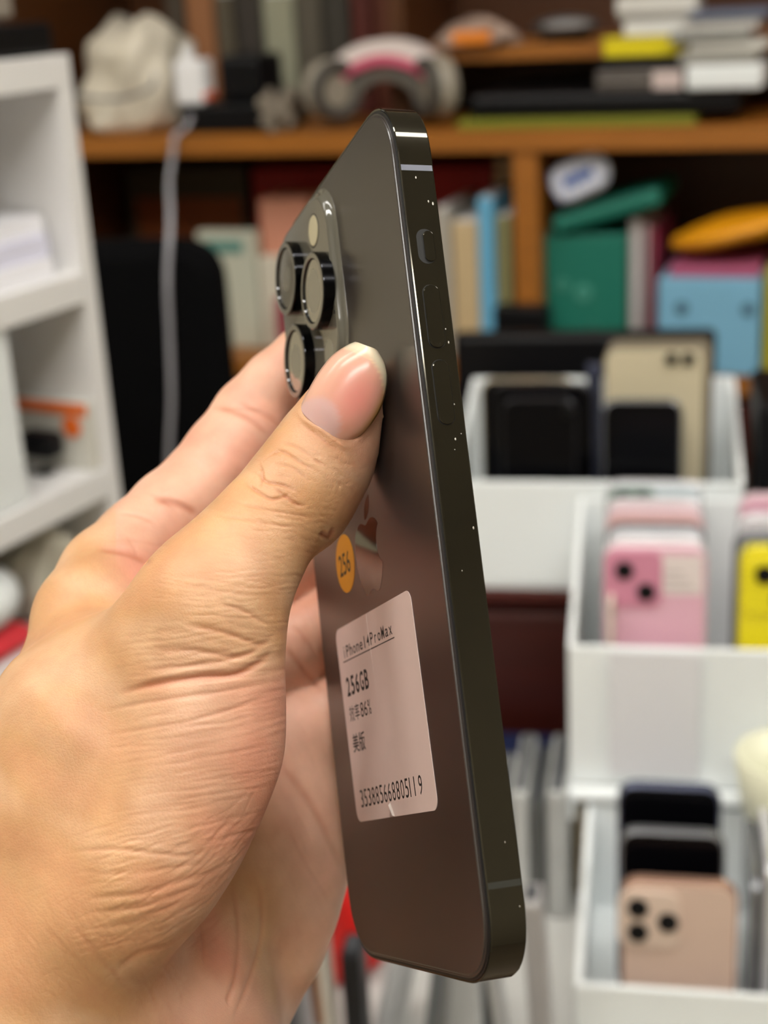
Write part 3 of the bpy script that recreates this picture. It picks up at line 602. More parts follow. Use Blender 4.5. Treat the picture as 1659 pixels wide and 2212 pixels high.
t = thing(K, 'navy_case', 'dark navy case behind the back row of sleeves', 'case', x - .02, .10, zc_top); part(t, 'case', mat('navy_fabric', rgb(12, 26, 66), rough=.6), [(-w / 2 - .08, w / 2 + .02, 0, .05, 0, h, .006)]); part(t, 'zip', black, [(-w / 2 - .07, w / 2, -.001, .001, h * .8, h * .83)])
t = thing(K, 'tan_knob', 'small tan round knob of a pen standing before the navy case', 'pen', K.at(1164, 1740, .03)[0], .075, zc_top)
t.name = 'pen'; hk = K.at(1164, 1720, .075)[1] - zc_top
bm = bmesh.new(); lathe(bm, [(.0002, 0), (.003, .0), (.004, .01), (.004, hk - .01), (.0002, hk - .01)], 14); part(t, 'barrel', greyf, bm=bm, smooth=True)
bm = bmesh.new(); bmesh.ops.create_uvsphere(bm, u_segments=14, v_segments=10, radius=.008, matrix=Matrix.Translation((0, 0, hk - .004))); part(t, 'round_cap', mat('tan_rubber', rgb(180, 150, 130)), bm=bm, smooth=True)

# ------------------------------------------------------------------ white shelf unit on the left
zLt = L.at(125, 118, 0)[1] - .02; zL1 = L.at(180, 588, 0)[1]; zL2 = L.at(120, 1065, 0)[1] - .0
zL3_ = L.atx(60, 1430, -.12)[1]; zL3 = zL3_
UL, UD = .27, .32
un = empty('shelf_unit', 'white shelf unit on the left with stuff on its open shelves', 'shelf unit', None, L.place(-UL / 2, UD / 2, 0))
wl = mat('white_laminate', rgb(234, 233, 232), rough=.5, var=.02, scale=6)
def upart(name, *b_): return part(un, name, wl, [tuple([b_[0] + UL / 2, b_[1] + UL / 2, b_[2] - UD / 2, b_[3] - UD / 2, b_[4], b_[5], .0008])])
upart('side_panel', -.013, 0, 0, UD, 0, zLt); upart('side_panel', -UL, -UL + .022, 0, UD, 0, zLt); upart('back_panel', -UL + .022, -.013, UD - .006, UD, 0, zLt - .02)
upart('top_panel', -UL, 0, 0, UD, zLt, zLt + .02)
for z_ in (zL1, zL2, zL3): upart('shelf', -UL + .022, -.013, 0, UD - .006, z_ - .02, z_)
cb_ = thing(L, 'reflected_cabinet', 'unseen cream cabinet added left of the white shelf unit for the phone to reflect', 'cabinet', -.70, .16, 0)  # unseen, added as an even pale surface for the phone back to mirror
crm = mat('cream_lacquer', rgb(222, 212, 184), rough=.6)
part(cb_, 'carcass', crm, [(-.42, .42, -.14, .16, 0, zLt + .019, .002)])
for sx in (-.42, .002): part(part(cb_, 'door', crm, [(sx + .003, sx + .415, -.16, -.1405, .06, zLt, .002)]), 'handle', silver, [(sx + (.37 if sx < -.1 else .03), sx + (.38 if sx < -.1 else .04), -.17, -.16, 1.0, 1.12, .002)])
# papers on the first shelf, lying to its edge
for i, (hh, lb) in enumerate(((.012, 'lowest pile of white paper on the white shelf unit'), (.014, 'bluish white paper pile, second on the white shelf unit'), (.012, 'topmost slightly skewed paper pile on the white shelf unit'))):
    single(L, 'paper_stack', lb, 'paper', -.121 + .003 * i, .012 + .004 * i, zL1 + sum((.012, .014, .012)[:i]), mat('paper_s%d' % i, rgb(*((240, 240, 246), (222, 222, 240), (244, 244, 250))[i]), rough=.7), [(-.095, .095, 0, .2, 0, hh - .0003, .0005)], group='paper piles on the white shelf unit', rz=.006 * i)
# things on top of the unit
t = thing(L, 'black_printer', 'low black device on top of the white shelf unit', 'printer', -.178, .088, zLt + .02)
part(t, 'housing', black, [(-.17, .17, -.085, .14, 0, .0195, .004)]); part(t, 'paper_feed', mat('matt_charcoal', rgb(40, 38, 38)), [(-.13, .13, -.08, .09, .019, .022, .002)])
for i, (c, lb, xo, hh) in enumerate((((200, 206, 200), 'pale green box on top of the black device', -.125, .05), ((216, 206, 184), 'cream box on top of the black device', -.080, .045), ((150, 140, 128), 'brownish box at the end of the black device', -.034, .04))):
    single(L, 'small_carton', lb, 'box', xo, .03, zLt + .0425, mat('carton_%d' % i, rgb(*c), var=.08, scale=30), [(-.022, .022, 0, .08, 0, hh, .002)], group='small boxes on the black device')
# third bay: white box with an orange band, standing against the end panel
def facebox(xf, px0, py0, px1, py1, zb=None):
    ya, z1 = L.atx(px1, (py0 + py1) / 2, xf); yb, _ = L.atx(px0, (py0 + py1) / 2, xf)
    z1 = L.atx((px0 + px1) / 2, py0, xf)[1]; z0 = L.atx((px0 + px1) / 2, py1, xf)[1] if zb is None else zb
    return ya, yb, z0, z1
xf = -.0225
ya, yb, z0_, z1_ = facebox(xf, 12, 866, 208, 1110, zL2); ya = max(ya, .003)
t = thing(L, 'orange_banded_box', 'flat white cardboard box with an orange top band and orange dot in the shelf unit', 'box', xf, (ya + yb) / 2, zL2)
hh = z1_ - zL2; d2 = (yb - ya) / 2
part(t, 'carton', mat('off_white_card', rgb(212, 210, 200), rough=.6), [(0, .0082, -d2, d2, 0, hh, .001)])
org_ = mat('vivid_orange_print', rgb(240, 116, 40), rough=.5)
part(t, 'orange_band', org_, [(-.001, .0, -d2, d2, hh - .0085, hh - .0005)])
bm = bmesh.new(); lathe(bm, [(.0002, 0), (.0075, 0), (.0075, .001), (.0002, .001)], 20)
yd, zd = L.atx(157, 922, xf); part(t, 'orange_dot', org_, bm=bm, M=Matrix.Translation((-.0008, yd - (ya + yb) / 2, zd - zL2)) @ Matrix.Rotation(math.radians(-90), 4, 'Y'))
yd, zd = L.atx(155, 1018, xf - .012); yd = max(yd, .030)
t = thing(L, 'black_plug', 'black angled plug with a grey cable, before the orange-banded box', 'plug', xf - .0155, yd + .004, zL2 + .0006)
zd -= zL2
bm = bmesh.new(); add_box(bm, -.009, .009, -.016, .014, max(zd - .009, .012), max(zd - .009, .012) + .018, .005); add_box(bm, -.006, .006, -.008, .004, 0, zd, .002); part(t, 'plug_body', black, bm=bm)
bm = bmesh.new(); tube(bm, smooth_pts([(0, .012, zd), (-.004, .035, zd + .014), (-.004, .06, zd + .022), (-.004, .075, zd + .014), (-.006, .080, zd - .002), (-.010, .068, .014), (-.012, .04, .008), (-.012, .02, .008)], 6), .0018, 8); part(t, 'cable', grey, bm=bm, smooth=True)
yb2, _ = L.atx(44, 900, -.085); yb2 = max(yb2, .003)
single(L, 'white_container', 'tall white container at the left edge, on the lower bay of the shelf unit', 'container', -.085, yb2, zL2, white, [(-.07, 0, 0, .05, 0, min(L.atx(30, 700, -.085)[1] - zL2, zL1 - .022 - zL2), .003)])
# bay below: clear pouch, the toy and a teal block
zL3 = zL3_
yp, zp = L.atx(180, 1230, -.05); hp_ = L.atx(180, 1085, -.05)[1] - zL3
single(L, 'clear_pouch', 'crumpled translucent pouch below the black plug', 'pouch', -.052, max(yp, 0) + .045, zL3, mat('milky_film', rgb(196, 192, 176), rough=.3, var=.25, scale=20), bm=bagmesh(.045, .07, min(hp_, zL2 - zL3 - .035), 5, 4, .002), smooth=True)
yt, zt2 = L.atx(24, 1300, -.1)
ty = thing(L, 'toy_figure', 'white rounded toy with a red dot and red foot at the left edge', 'toy', -.122, max(yt, .038), zL3)
hh = min(L.atx(30, 1208, -.1)[1] - zL3, .07)
bm = bmesh.new(); bmesh.ops.create_uvsphere(bm, u_segments=28, v_segments=18, radius=1, matrix=Matrix.Translation((0, 0, hh * .62)) @ Matrix.Diagonal((.034, .036, hh * .38, 1))); part(ty, 'head', white, bm=bm, smooth=True)
bm = bmesh.new(); bmesh.ops.create_uvsphere(bm, u_segments=18, v_segments=12, radius=.009, matrix=Matrix.Translation((-.028, -.004, hh * .84)) @ Matrix.Diagonal((.5, 1, 1, 1))); part(ty, 'red_dot', mat('toy_red', rgb(222, 60, 70), rough=.4), bm=bm, smooth=True)
part(ty, 'foot', mat('toy_red', rgb(222, 60, 70)), [(-.03, .03, -.032, .032, 0, hh * .26, .01)])
yt2, _ = L.atx(92, 1330, -.05); yt2 = max(yt2, .014)
single(L, 'teal_block', 'dull teal block beside the white toy', 'block', -.058, yt2 * 0 + .016, zL3, mat('dull_teal', rgb(96, 132, 136), rough=.6), [(-.012, .012, -.012, .02, 0, hh * .5, .006)])

# ------------------------------------------------------------------ black chair in the gap
CFr = Frame(345, 800, 1.36, -12)
xa, wa, za, ha = R_(CFr, 222, 516, 492, 1010, 0)
xa = xa + wa / 2 - .21; wa = .41
ch = empty('office_chair', 'black fabric office chair between the shelf unit and the bookcase', 'chair', None, CFr.place(xa, -.1, 0))
bm = bmesh.new(); rr_slab(bm, wa * 1.02, ha + .08, .04, [(.014, -.02), (0, -.008), (0, .012), (.014, .022)], 0, 0, 10, 2.3)
part(ch, 'backrest', blackm, bm=bm, M=Matrix.Translation((0.004, .1, za + ha / 2 - .04)) @ Matrix.Rotation(math.radians(90), 4, 'X'))
zseat = .46
bm = bmesh.new(); rr_slab(bm, .38, .26, .06, [(.02, 0), (0, .02), (0, .05), (.03, .07)], 0, .26, 8, 2.3); part(ch, 'seat', blackm, bm=bm, M=Matrix.Translation((0, 0, zseat - .07)))
part(ch, 'back_post', black, [(-.02, .02, .105, .125, zseat - .04, za + .05, .004)])
bm = bmesh.new(); lathe(bm, [(.03, .08), (.03, zseat - .07)], 16, 0, .24, True, True); part(ch, 'gas_post', black, bm=bm)
for k in range(5):
    a = 2 * math.pi * k / 5; bm = bmesh.new(); tube(bm, [(0, .24, .09), (.13 * math.cos(a), .24 + .13 * math.sin(a), .06)], [.022, .014], 8); lg = part(ch, 'base_leg', black, bm=bm)
    bm = bmesh.new(); bmesh.ops.create_uvsphere(bm, u_segments=12, v_segments=8, radius=.026, matrix=Matrix.Translation((.13 * math.cos(a), .24 + .13 * math.sin(a), .026))); part(lg, 'caster', black, bm=bm, smooth=True)
if 0: print('DBG', zL3, zL2, zLt, yp, hp_, yb2, yt, yt2, ya, yb)
# ------------------------------------------------------------------ the phone in the hand
_R = Matrix(((0.32266378, 0.11145659, 0.93992846), (-0.1992569, 0.9787875, -0.0476625), (-0.92530253, -0.17190827, 0.33802777)))
_t = Vector((-24.5986025, -62.9274005, 342.7657945))
PW, PH, PT = 77.6, 160.7, 7.85
# measured phone frame (mm): x right seen from the back, y down, z into the phone -> local Blender frame with y up, z out of the back
def phone_matrix():
    flip = Matrix.Diagonal((1, -1, -1))
    Rc = flip @ _R @ flip                      # both frames flipped in y and z
    org = _R @ Vector((PW / 2, PH, 0)) + _t    # bottom middle of the back
    T = Vector((org.x, -org.y, -org.z)) / 1000
    return CAM_M @ (Matrix.Translation(T) @ Rc.to_4x4())
PM = phone_matrix()
mm = 0.001
def P(x, y, z=0.0):           # measured frame (mm) -> phone local metres
    return ((x - PW / 2) * mm, (PH - y) * mm, -z * mm)
CYL = PH / 2 * mm             # local y of the middle

m_frame = mat('polished_graphite_steel', (0.030, 0.028, 0.024, 1), rough=0.07, metal=0.0, spec=1.0, coat=1.0)
bs = m_frame.node_tree.nodes['Principled BSDF']; bs.inputs['Metallic'].default_value = 0.9
bs.inputs['Base Color'].default_value = (0.066, 0.061, 0.047, 1); bs.inputs['Coat Weight'].default_value = 0.0
m_glass_back = mat('frosted_graphite_glass', (0.018, 0.0135, 0.0135, 1), rough=0.31, spec=1.0, var=0.0)
m_front = mat('black_screen_glass', (0.004, 0.004, 0.005, 1), rough=0.05)
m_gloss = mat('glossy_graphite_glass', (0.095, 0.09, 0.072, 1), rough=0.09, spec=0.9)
m_lensring = mat('dark_polished_ring', (0.02, 0.02, 0.022, 1), rough=0.10, metal=0.95)
m_lens = mat('lens_cover_glass', (0.075, 0.072, 0.058, 1), rough=0.03, spec=1.0, coat=1.0)
m_lensin = mat('lens_inner_ring', (0.14, 0.135, 0.108, 1), rough=0.05, spec=1.0)
m_logo = mat('mirror_logo', (0.10, 0.094, 0.09, 1), rough=0.06, metal=1.0)
m_seam = mat('black_seam', (0.008, 0.008, 0.008, 1), rough=0.5)
m_ant = mat('antenna_band_lit', (0.19, 0.20, 0.25, 1), rough=0.35)
m_flash = mat('flash_lens_cream', rgb(178, 170, 140), rough=0.15, spec=0.8)
m_label = mat('white_label_paper', rgb(208, 187, 180), rough=0.55, var=0.03, scale=220, bump=0.00004)
m_ink = mat('black_ink', (0.012, 0.011, 0.011, 1), rough=0.7)
m_yellow = mat('amber_sticker', rgb(200, 138, 14), rough=0.5, var=0.05, scale=90)
m_inkb = mat('brown_black_ink', (0.035, 0.03, 0.012, 1), rough=0.6)

phone = empty('smartphone', 'dark graphite smartphone held upright edge-on by the hand, white price label on its back', 'smartphone', None, PM)
# metal frame: band with soft edges, open where the glasses sit
bm = bmesh.new()
prof = [(1.7, -7.42), (1.2, -7.45), (0.62, -7.40), (0.10, -7.18), (0.0, -6.95), (0.0, -0.85), (0.10, -0.66), (0.5, -0.75)]
loops = [[(x * mm, y * mm + CYL, z * mm) for x, y in rr_outline(PW - 2 * i, PH - 2 * i, 14.0 - i, 32, 2.3)] for i, z in prof]
loft(bm, loops, False, False)
fo = bm_obj('frame', bm, m_frame, phone, smooth=True); fo.data.set_sharp_from_angle(angle=math.radians(9))
def slab(name, w, h, r, prof, material, parent, cx=0, cy=CYL, n=20, ex=2.3, smooth=False):
    bm = bmesh.new()
    rr_slab(bm, w * mm, h * mm, r * mm, [(a * mm, b * mm) for a, b in prof], cx, cy, n, ex)
    o = bm_obj(name, bm, material, parent)
    return o
slab('seam', PW - .9, PH - .9, 13.5, [(0, -7.2), (0, -0.6)], m_seam, phone)
slab('glass_rim', PW - 1.9, PH - 1.9, 13.0, [(0, -.7), (0, -0.38), (.12, -.3)], m_glass_back, phone)
slab('back_glass', PW - 2.7, PH - 2.7, 12.65, [(0, -1.0), (0, -0.28), (0.10, -0.10), (0.32, 0.0)], m_glass_back, phone)
slab('front_glass', PW - 2.5, PH - 2.5, 12.75, [(0.45, -7.85), (0.12, -7.75), (0, -7.55), (0, -6.9)], m_front, phone)
# camera plateau, blending from the back glass
pcx, pcy = (22.1 - PW / 2) * mm, (PH - 22.6) * mm
plat = slab('camera_plateau', 40.6, 42.0, 11.5, [(0, -0.05), (0.15, 0.05), (0.7, 0.25), (1.25, 0.8), (1.5, 1.35), (1.8, 1.68), (2.2, 1.78)], m_gloss, phone, pcx, pcy, 16, 2.2)
for p in plat.data.polygons: p.use_smooth = len(p.vertices) == 4
def lens(x, y, r_el=4.3):
    L = empty('camera_lens'); L.parent = phone; L.matrix_local = Matrix.Translation(P(x, y, -1.75))
    k = mm
    bm = bmesh.new()
    lathe(bm, [(8.05 * k, -.1 * k), (8.05 * k, 2.12 * k), (7.98 * k, 2.25 * k), (7.8 * k, 2.36 * k)], 72)
    o_ = bm_obj('lens_ring', bm, m_lensring, L, smooth=True); o_.data.set_sharp_from_angle(angle=math.radians(25))
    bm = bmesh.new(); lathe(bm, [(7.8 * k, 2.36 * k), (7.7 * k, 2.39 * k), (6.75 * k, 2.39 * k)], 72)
    bm_obj('ring_face', bm, m_gloss, L)  # bright reflection on the face put into a lighter material than the ring wall
    bm = bmesh.new(); lathe(bm, [(6.75 * k, 2.39 * k), (6.62 * k, 2.2 * k), (6.6 * k, 1.75 * k)], 72)
    bm_obj('inner_wall', bm, m_front, L, smooth=True)
    bm = bmesh.new(); lathe(bm, [(6.6 * k, 1.76 * k), (6.4 * k, 1.98 * k), (0.2 * k, 1.98 * k)], 64, cap1=True)
    bm_obj('lens_glass', bm, m_lens, L)
    bm = bmesh.new(); lathe(bm, [(r_el * k, 1.97 * k), ((r_el - .1) * k, 2.01 * k), (0.2 * k, 2.01 * k)], 48, cap1=True)
    bm_obj('lens_element', bm, m_lensin, L)
    # rim lip of the ring seen as a bright edge
    return L
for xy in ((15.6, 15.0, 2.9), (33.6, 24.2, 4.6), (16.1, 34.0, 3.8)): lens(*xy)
def disc(name, x, y, z, r, h, material, parent=phone, seg=40):
    bm = bmesh.new(); lathe(bm, [(r * mm, 0), (r * mm, h * .6 * mm), ((r - .08) * mm, h * mm), (.01 * mm, h * mm)], seg, cap1=True)
    return bm_obj(name, bm, material, parent, Matrix.Translation(P(x, y, -z)))
disc('flash_rim', 31.9, 10.3, 1.78, 3.55, 0.05, m_seam)
disc('flash', 31.9, 10.3, 1.79, 3.2, 0.12, m_flash)
disc('depth_sensor', 33.2, 38.0, 1.78, 3.3, 0.03, m_lensin)
disc('microphone_hole', 39.6, 30.8, 1.78, 0.45, 0.02, m_seam)

# side controls on x = PW
def side_pill(name, y0, y1, z0, z1, out, material, parent, back=0.0):
    bm = bmesh.new(); w, h = (y1 - y0), (z1 - z0)
    rr_slab(bm, w * mm, h * mm, min(w, h) / 2 * .98 * mm, [(0, back * mm), (0, (out - .12) * mm), (0.12 * mm, out * mm)] if out > .13 else [(0, back * mm), (0, out * mm)], n=10, ex=2.0)
    # slab local (x: along phone length, y: along thickness, z: outward)
    c = Vector(P(PW, (y0 + y1) / 2, (z0 + z1) / 2))
    R = Matrix(((0, 0, 1), (1, 0, 0), (0, 1, 0))).to_4x4()   # x->y(len), y->z, z->x
    return bm_obj(name, bm, material, parent, Matrix.Translation(c) @ R)
side_pill('switch_recess', 28.0, 34.6, 2.2, 5.6, 0.015, m_seam, phone, -.2)
side_pill('mute_switch', 28.4, 34.2, 3.5, 5.5, 0.35, m_frame, phone, -.2)
for a, b in ((38.7, 50.4), (52.7, 64.5)):
    side_pill('button_gap', a - .14, b + .14, 2.06, 5.44, 0.012, m_seam, phone, -.2)
    side_pill('volume_button', a, b, 2.2, 5.3, 0.42, m_frame, phone, -.2)
def band(y):
    bm = bmesh.new()
    pr = [(-0.02, -6.9), (-0.02, -0.95)]
    add_box(bm, (PW / 2 - .3) * mm, (PW / 2 + .012) * mm, (PH - y - .55) * mm, (PH - y + .55) * mm, -7.0 * mm, -.9 * mm)
    bm_obj('antenna_band', bm, m_ant if y < 50 else m_ant2, phone)  # reflection on the upper band put into its colour, lower band kept dull
m_ant2 = mat('antenna_band_dim', (0.03, 0.031, 0.027, 1), rough=0.2)
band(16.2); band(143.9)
# tiny scuffs along the outer edge of the frame
bm = bmesh.new()
for i in range(85):
    y = random.choice([random.uniform(17, 75), random.uniform(40, 150)]); s = random.uniform(.07, .19)
    zz = random.choice([random.gauss(6.9, .2), random.gauss(6.8, .15), random.uniform(3, 7)]) if i % 6 else 1.0 + random.gauss(0, .15)
    c = Vector(P(PW + (0.0 if 1.3 < zz < 6.5 else -.1), y, min(max(zz, .9), 7.0)))
    mtx = Matrix.Translation(c) @ Matrix.Diagonal((.25, random.uniform(.8, 2.4), 1, 1)).to_4x4()
    bmesh.ops.create_icosphere(bm, subdivisions=1, radius=s * mm, matrix=mtx)
o = bm_obj('edge_scuffs', bm, mat('bare_metal_scuff', (.55, .52, .46, 1), rough=.4, metal=.6), phone); o['kind'] = 'stuff'; o['label'] = 'pale chips along the edge of the frame'

# logo
def svg_path():
    def bez(p0, c1, c2, p3, n=7):
        return [tuple((1 - t) ** 3 * p0[i] + 3 * (1 - t) ** 2 * t * c1[i] + 3 * (1 - t) * t * t * c2[i] + t ** 3 * p3[i] for i in (0, 1)) for t in [k / n for k in range(1, n + 1)]]
    def run(start, segs):
        p = start; out = [p]
        for s in segs:
            a = [(p[0] + s[i], p[1] + s[i + 1]) for i in (0, 2, 4)]
            out += bez(p, *a); p = a[2]
        return out
    body = run((12.152, 6.896), [(-.948, 0, -2.415, -1.078, -3.96, -1.04), (-2.04, .027, -3.91, 1.183, -4.961, 3.014), (-2.117, 3.675, -.546, 9.103, 1.519, 12.09), (1.013, 1.454, 2.208, 3.09, 3.792, 3.039), (1.52, -.065, 2.09, -.987, 3.935, -.987), (1.831, 0, 2.35, .987, 3.96, .948), (1.637, -.026, 2.676, -1.48, 3.676, -2.948), (1.156, -1.688, 1.636, -3.325, 1.662, -3.415), (-.039, -.013, -3.182, -1.221, -3.22, -4.857), (-.026, -3.04, 2.48, -4.494, 2.597, -4.559), (-1.429, -2.09, -3.623, -2.324, -4.39, -2.376), (-2, -.156, -3.675, 1.09, -4.61, 1.09)])
    leaf = run((15.53, 3.83), [(.843, -1.012, 1.4, -2.427, 1.245, -3.83), (-1.207, .052, -2.662, .805, -3.532, 1.818), (-.78, .896, -1.454, 2.338, -1.273, 3.714), (1.338, .104, 2.715, -.688, 3.559, -1.701)])
    return body, leaf
def poly_plate(bm, pts, z0, z1):
    a = [bm.verts.new((x, y, z0)) for x, y in pts]; b = [bm.verts.new((x, y, z1)) for x, y in pts]
    n = len(pts)
    for i in range(n): bm.faces.new((a[i], a[(i + 1) % n], b[(i + 1) % n], b[i]))
    f = bm.faces.new(b); bmesh.ops.triangulate(bm, faces=[f], ngon_method='EAR_CLIP')
bm = bmesh.new()
for pts in svg_path():
    q = []
    for x, y in pts:
        px_, py_, _ = P(38.9 + (x - 12.1) * .805, 69.4 + y * .80)
        if not q or (abs(q[-1][0] - px_) + abs(q[-1][1] - py_)) > 1e-6: q.append((px_, py_))
    if abs(q[0][0] - q[-1][0]) + abs(q[0][1] - q[-1][1]) < 2e-6: q.pop()
    poly_plate(bm, q[::-1], -.05 * mm, .03 * mm)
bmesh.ops.recalc_face_normals(bm, faces=bm.faces)
bm_obj('logo', bm, m_logo, phone)

# stickers
def text_mesh(body, name, height, width, material, parent, M, bold=0.0, align='LEFT'):
    cu = bpy.data.curves.new(name, 'FONT'); cu.body = body; cu.size = 1.0; cu.align_x = align
    cu.resolution_u = 4; cu.offset = bold
    o = bpy.data.objects.new(name + '_tmp', cu); COL.objects.link(o)
    bpy.context.view_layer.update()
    dg = bpy.context.evaluated_depsgraph_get()
    me = bpy.data.meshes.new_from_object(o.evaluated_get(dg)); bpy.data.objects.remove(o)
    xs = [v.co.x for v in me.vertices]; ys = [v.co.y for v in me.vertices]
    x0, x1, y0, y1 = min(xs), max(xs), min(ys), max(ys)
    for v in me.vertices:
        v.co.x = (v.co.x - x0) / (x1 - x0) * width; v.co.y = (v.co.y - y0) / (y1 - y0) * height; v.co.z = 0
    return link_mesh(name, me, material, parent, M)
def on_back(x, y, rot, z=0.06):
    return Matrix.Translation(P(x, y, -z)) @ Matrix.Rotation(rot, 4, 'Z')
LR = math.atan2(1.9, 47.5)
lab = empty('price_label'); lab.parent = phone; lab.matrix_local = on_back(13.7, 132.9, LR, 0.0); lab['label'] = 'white printed label with rounded corners'
# label paper outline in its own frame (mm) with a small tear in the lower edge
LWd, LHt, lr = 47.6, 40.2, 2.3
def lab_out():
    pts = []
    for cx, cy, a0 in ((LWd - lr, LHt - lr, 0), (lr, LHt - lr, 90), (lr, lr, 180)):
        for i in range(8): a = math.radians(a0 + 90 * i / 7); pts.append((cx + lr * math.cos(a), cy + lr * math.sin(a)))
    pts += [(20.6, 0.0), (20.9, .7), (21.6, 2.2), (22.0, 2.6), (22.7, 1.3), (23.6, 0.0)]
    for i in range(8): a = math.radians(270 + 90 * i / 7); pts.append((LWd - lr + lr * math.cos(a), lr + lr * math.sin(a)))
    return pts
bm = bmesh.new(); poly_plate(bm, [(x * mm, y * mm) for x, y in lab_out()], 0.0, .09 * mm)
bmesh.ops.recalc_face_normals(bm, faces=bm.faces)
bm_obj('paper', bm, m_label, lab)
bm = bmesh.new()     # curled flap beside the tear
vs = [bm.verts.new((x * mm, y * mm, z * mm)) for x, y, z in ((22.0, 2.8, .1), (23.7, 0.05, .1), (24.1, .25, .75), (22.7, 2.3, .8))]
bm.faces.new(vs); bmesh.ops.solidify(bm, geom=bm.faces[:], thickness=.06 * mm)
bm_obj('torn_flap', bm, mat('shiny_flap', rgb(245, 240, 235), rough=.2), lab)
bm = bmesh.new()     # long vertical crease of the paper
tube(bm, [(21.5 * mm, 40.1 * mm, .02 * mm), (21.4 * mm, 36 * mm, .05 * mm), (21.8 * mm, 30 * mm, .04 * mm), (21.6 * mm, 14 * mm, .0 * mm)], [.10 * mm, .13 * mm, .10 * mm, .05 * mm], 6)
bm_obj('paper_crease', bm, m_label, lab, smooth=True)
def lt(body, x, y, w, h, bold=0.0, m=m_ink):
    return text_mesh(body, 'printed_text', h * mm, w * mm, m, lab, Matrix.Translation((x * mm, y * mm, .10 * mm)), bold)
sh = lambda x, y: ((x - 13.7) * math.cos(LR) + (132.9 - y) * math.sin(LR), -(x - 13.7) * math.sin(LR) + (132.9 - y) * math.cos(LR))
def lt_b(body, x, y, w, h, bold=0.0):       # by measured phone coordinates of the lower-left corner
    a, b = sh(x, y); lt(body, a, b, w, h, bold)
# monospaced title: every letter in its own cell
ttl = 'iPhone14ProMax'
for i, ch in enumerate(ttl):
    w0 = 1.9
    hgt = {'o': 1.65, 'n': 1.65, 'e': 1.65, 'r': 1.65, 'a': 1.65, 'x': 1.65, 'i': 2.5, 'h': 2.5}.get(ch, 2.45)
    ww = {'i': .4, '1': .45, 'r': 1.1}.get(ch, 1.75)
    a, b = sh(16.0 + i * 2.30 + (w0 - ww) / 2, 99.1 - i * .098)
    lt(ch, a, b, ww, hgt, 0.008 if ch != 'M' else .02)
bm = bmesh.new(); a, b = sh(15.6, 99.9); add_box(bm, a * mm, (a + 33) * mm, (b - .02) * mm, (b + .2) * mm, .05 * mm, .105 * mm)
bm_obj('underline', bm, m_ink, lab)
for i, ch in enumerate('256GB'):
    a, b = sh(16.1 + i * 3.05, 107.1 - i * .12); lt(ch, a, b, 2.35, 4.0, .022)
lt_b('效率', 16.1, 112.4, 6.8, 3.3, 0.0)
for i, ch in enumerate('86%'):
    a, b = sh(23.6 + i * 2.4, 111.9 - i * .1); lt(ch, a, b, 2.0, 3.0, .0)
lt_b('美版', 16.2, 118.8, 8.2, 3.9, 0.012)
for i, ch in enumerate('353885668805119'):
    a, b = sh(17.4 + i * 2.52, 130.0 - i * .13); lt(ch, a, b, 1.9 if ch != '1' else .5, 3.6, .0)

dot = empty('round_sticker'); dot.parent = phone; dot.matrix_local = on_back(23.75, 80.05, 0.0, 0.0); dot['label'] = 'round amber sticker'
bm = bmesh.new(); lathe(bm, [(6.05 * mm, 0), (6.05 * mm, .08 * mm), (.01 * mm, .09 * mm)], 64, cap1=True)
bm_obj('sticker_disc', bm, m_yellow, dot)
text_mesh('256', 'printed_number', 4.6 * mm, 7.4 * mm, m_inkb, dot, Matrix.Translation((-3.9 * mm, -2.45 * mm, .11 * mm)) @ Matrix.Rotation(0.04, 4, 'Z'), .01)
# ------------------------------------------------------------------ the hand (camera-aligned millimetres: x right, y down, z away)
Rn = np.array(_R); tn = np.array(_t)
def unproj(px, py, d): return np.array([(px - CXP) / FPX * d, (py - CYP) / FPX * d, d])
def dep_x(px, py, x):          # depth at which the pixel ray has phone x
    k = np.array([(px - CXP) / FPX, (py - CYP) / FPX, 1.0]); return (x + (Rn.T @ tn)[0]) / (Rn.T @ k)[0]
def ph(x, y, z): return Rn @ np.array([x, y, z]) + tn
def S_(px, py, d, r): return (unproj(px, py, d), r)
def X_(px, py, x, r): return (unproj(px, py, dep_x(px, py, x)), r)
def H_(x, y, z, r): return (ph(x, y, z), r)

groups = []   # (k_inside, [chains])
thumb = [S_(764, 836, 280.6, 5.8), S_(748, 880, 282, 7.3), S_(724, 932, 283.4, 8.7), S_(691, 985, 283, 9.35), S_(652, 1046, 281, 9.9), S_(612, 1097, 279, 9.8), S_(566, 1148, 276, 9.95), S_(524, 1207, 273, 11.0), S_(483, 1262, 271, 12.0), S_(446, 1325, 269, 12.7)]
thumbL = [S_(446, 1325, 269, 12.7), S_(368, 1402, 271, 12.4), S_(300, 1490, 276, 14)]
thumb2 = [S_(758, 1030, 290, 2.0), S_(700, 1010, 285, 8.6), S_(656, 1090, 284, 8.8)]
thenar = [S_(446, 1325, 269, 12.7), S_(455, 1400, 268, 11.9), S_(446, 1480, 268, 13.2), S_(433, 1560, 268, 14.2), S_(425, 1620, 268, 14.5), S_(392, 1710, 267, 14.2), S_(350, 1800, 266, 14.0), S_(300, 1880, 265, 13.6), S_(235, 1950, 266, 13.4), S_(160, 2030, 270, 15)]
mass1 = [S_(410, 1420, 277, 13), S_(300, 1530, 283, 19), S_(240, 1600, 282, 23), S_(210, 1760, 280, 23), S_(150, 1930, 280, 22), S_(80, 2150, 280, 24), S_(30, 2450, 280, 27)]
web = [S_(310, 1470, 288, 10), S_(235, 1470, 296, 11)]
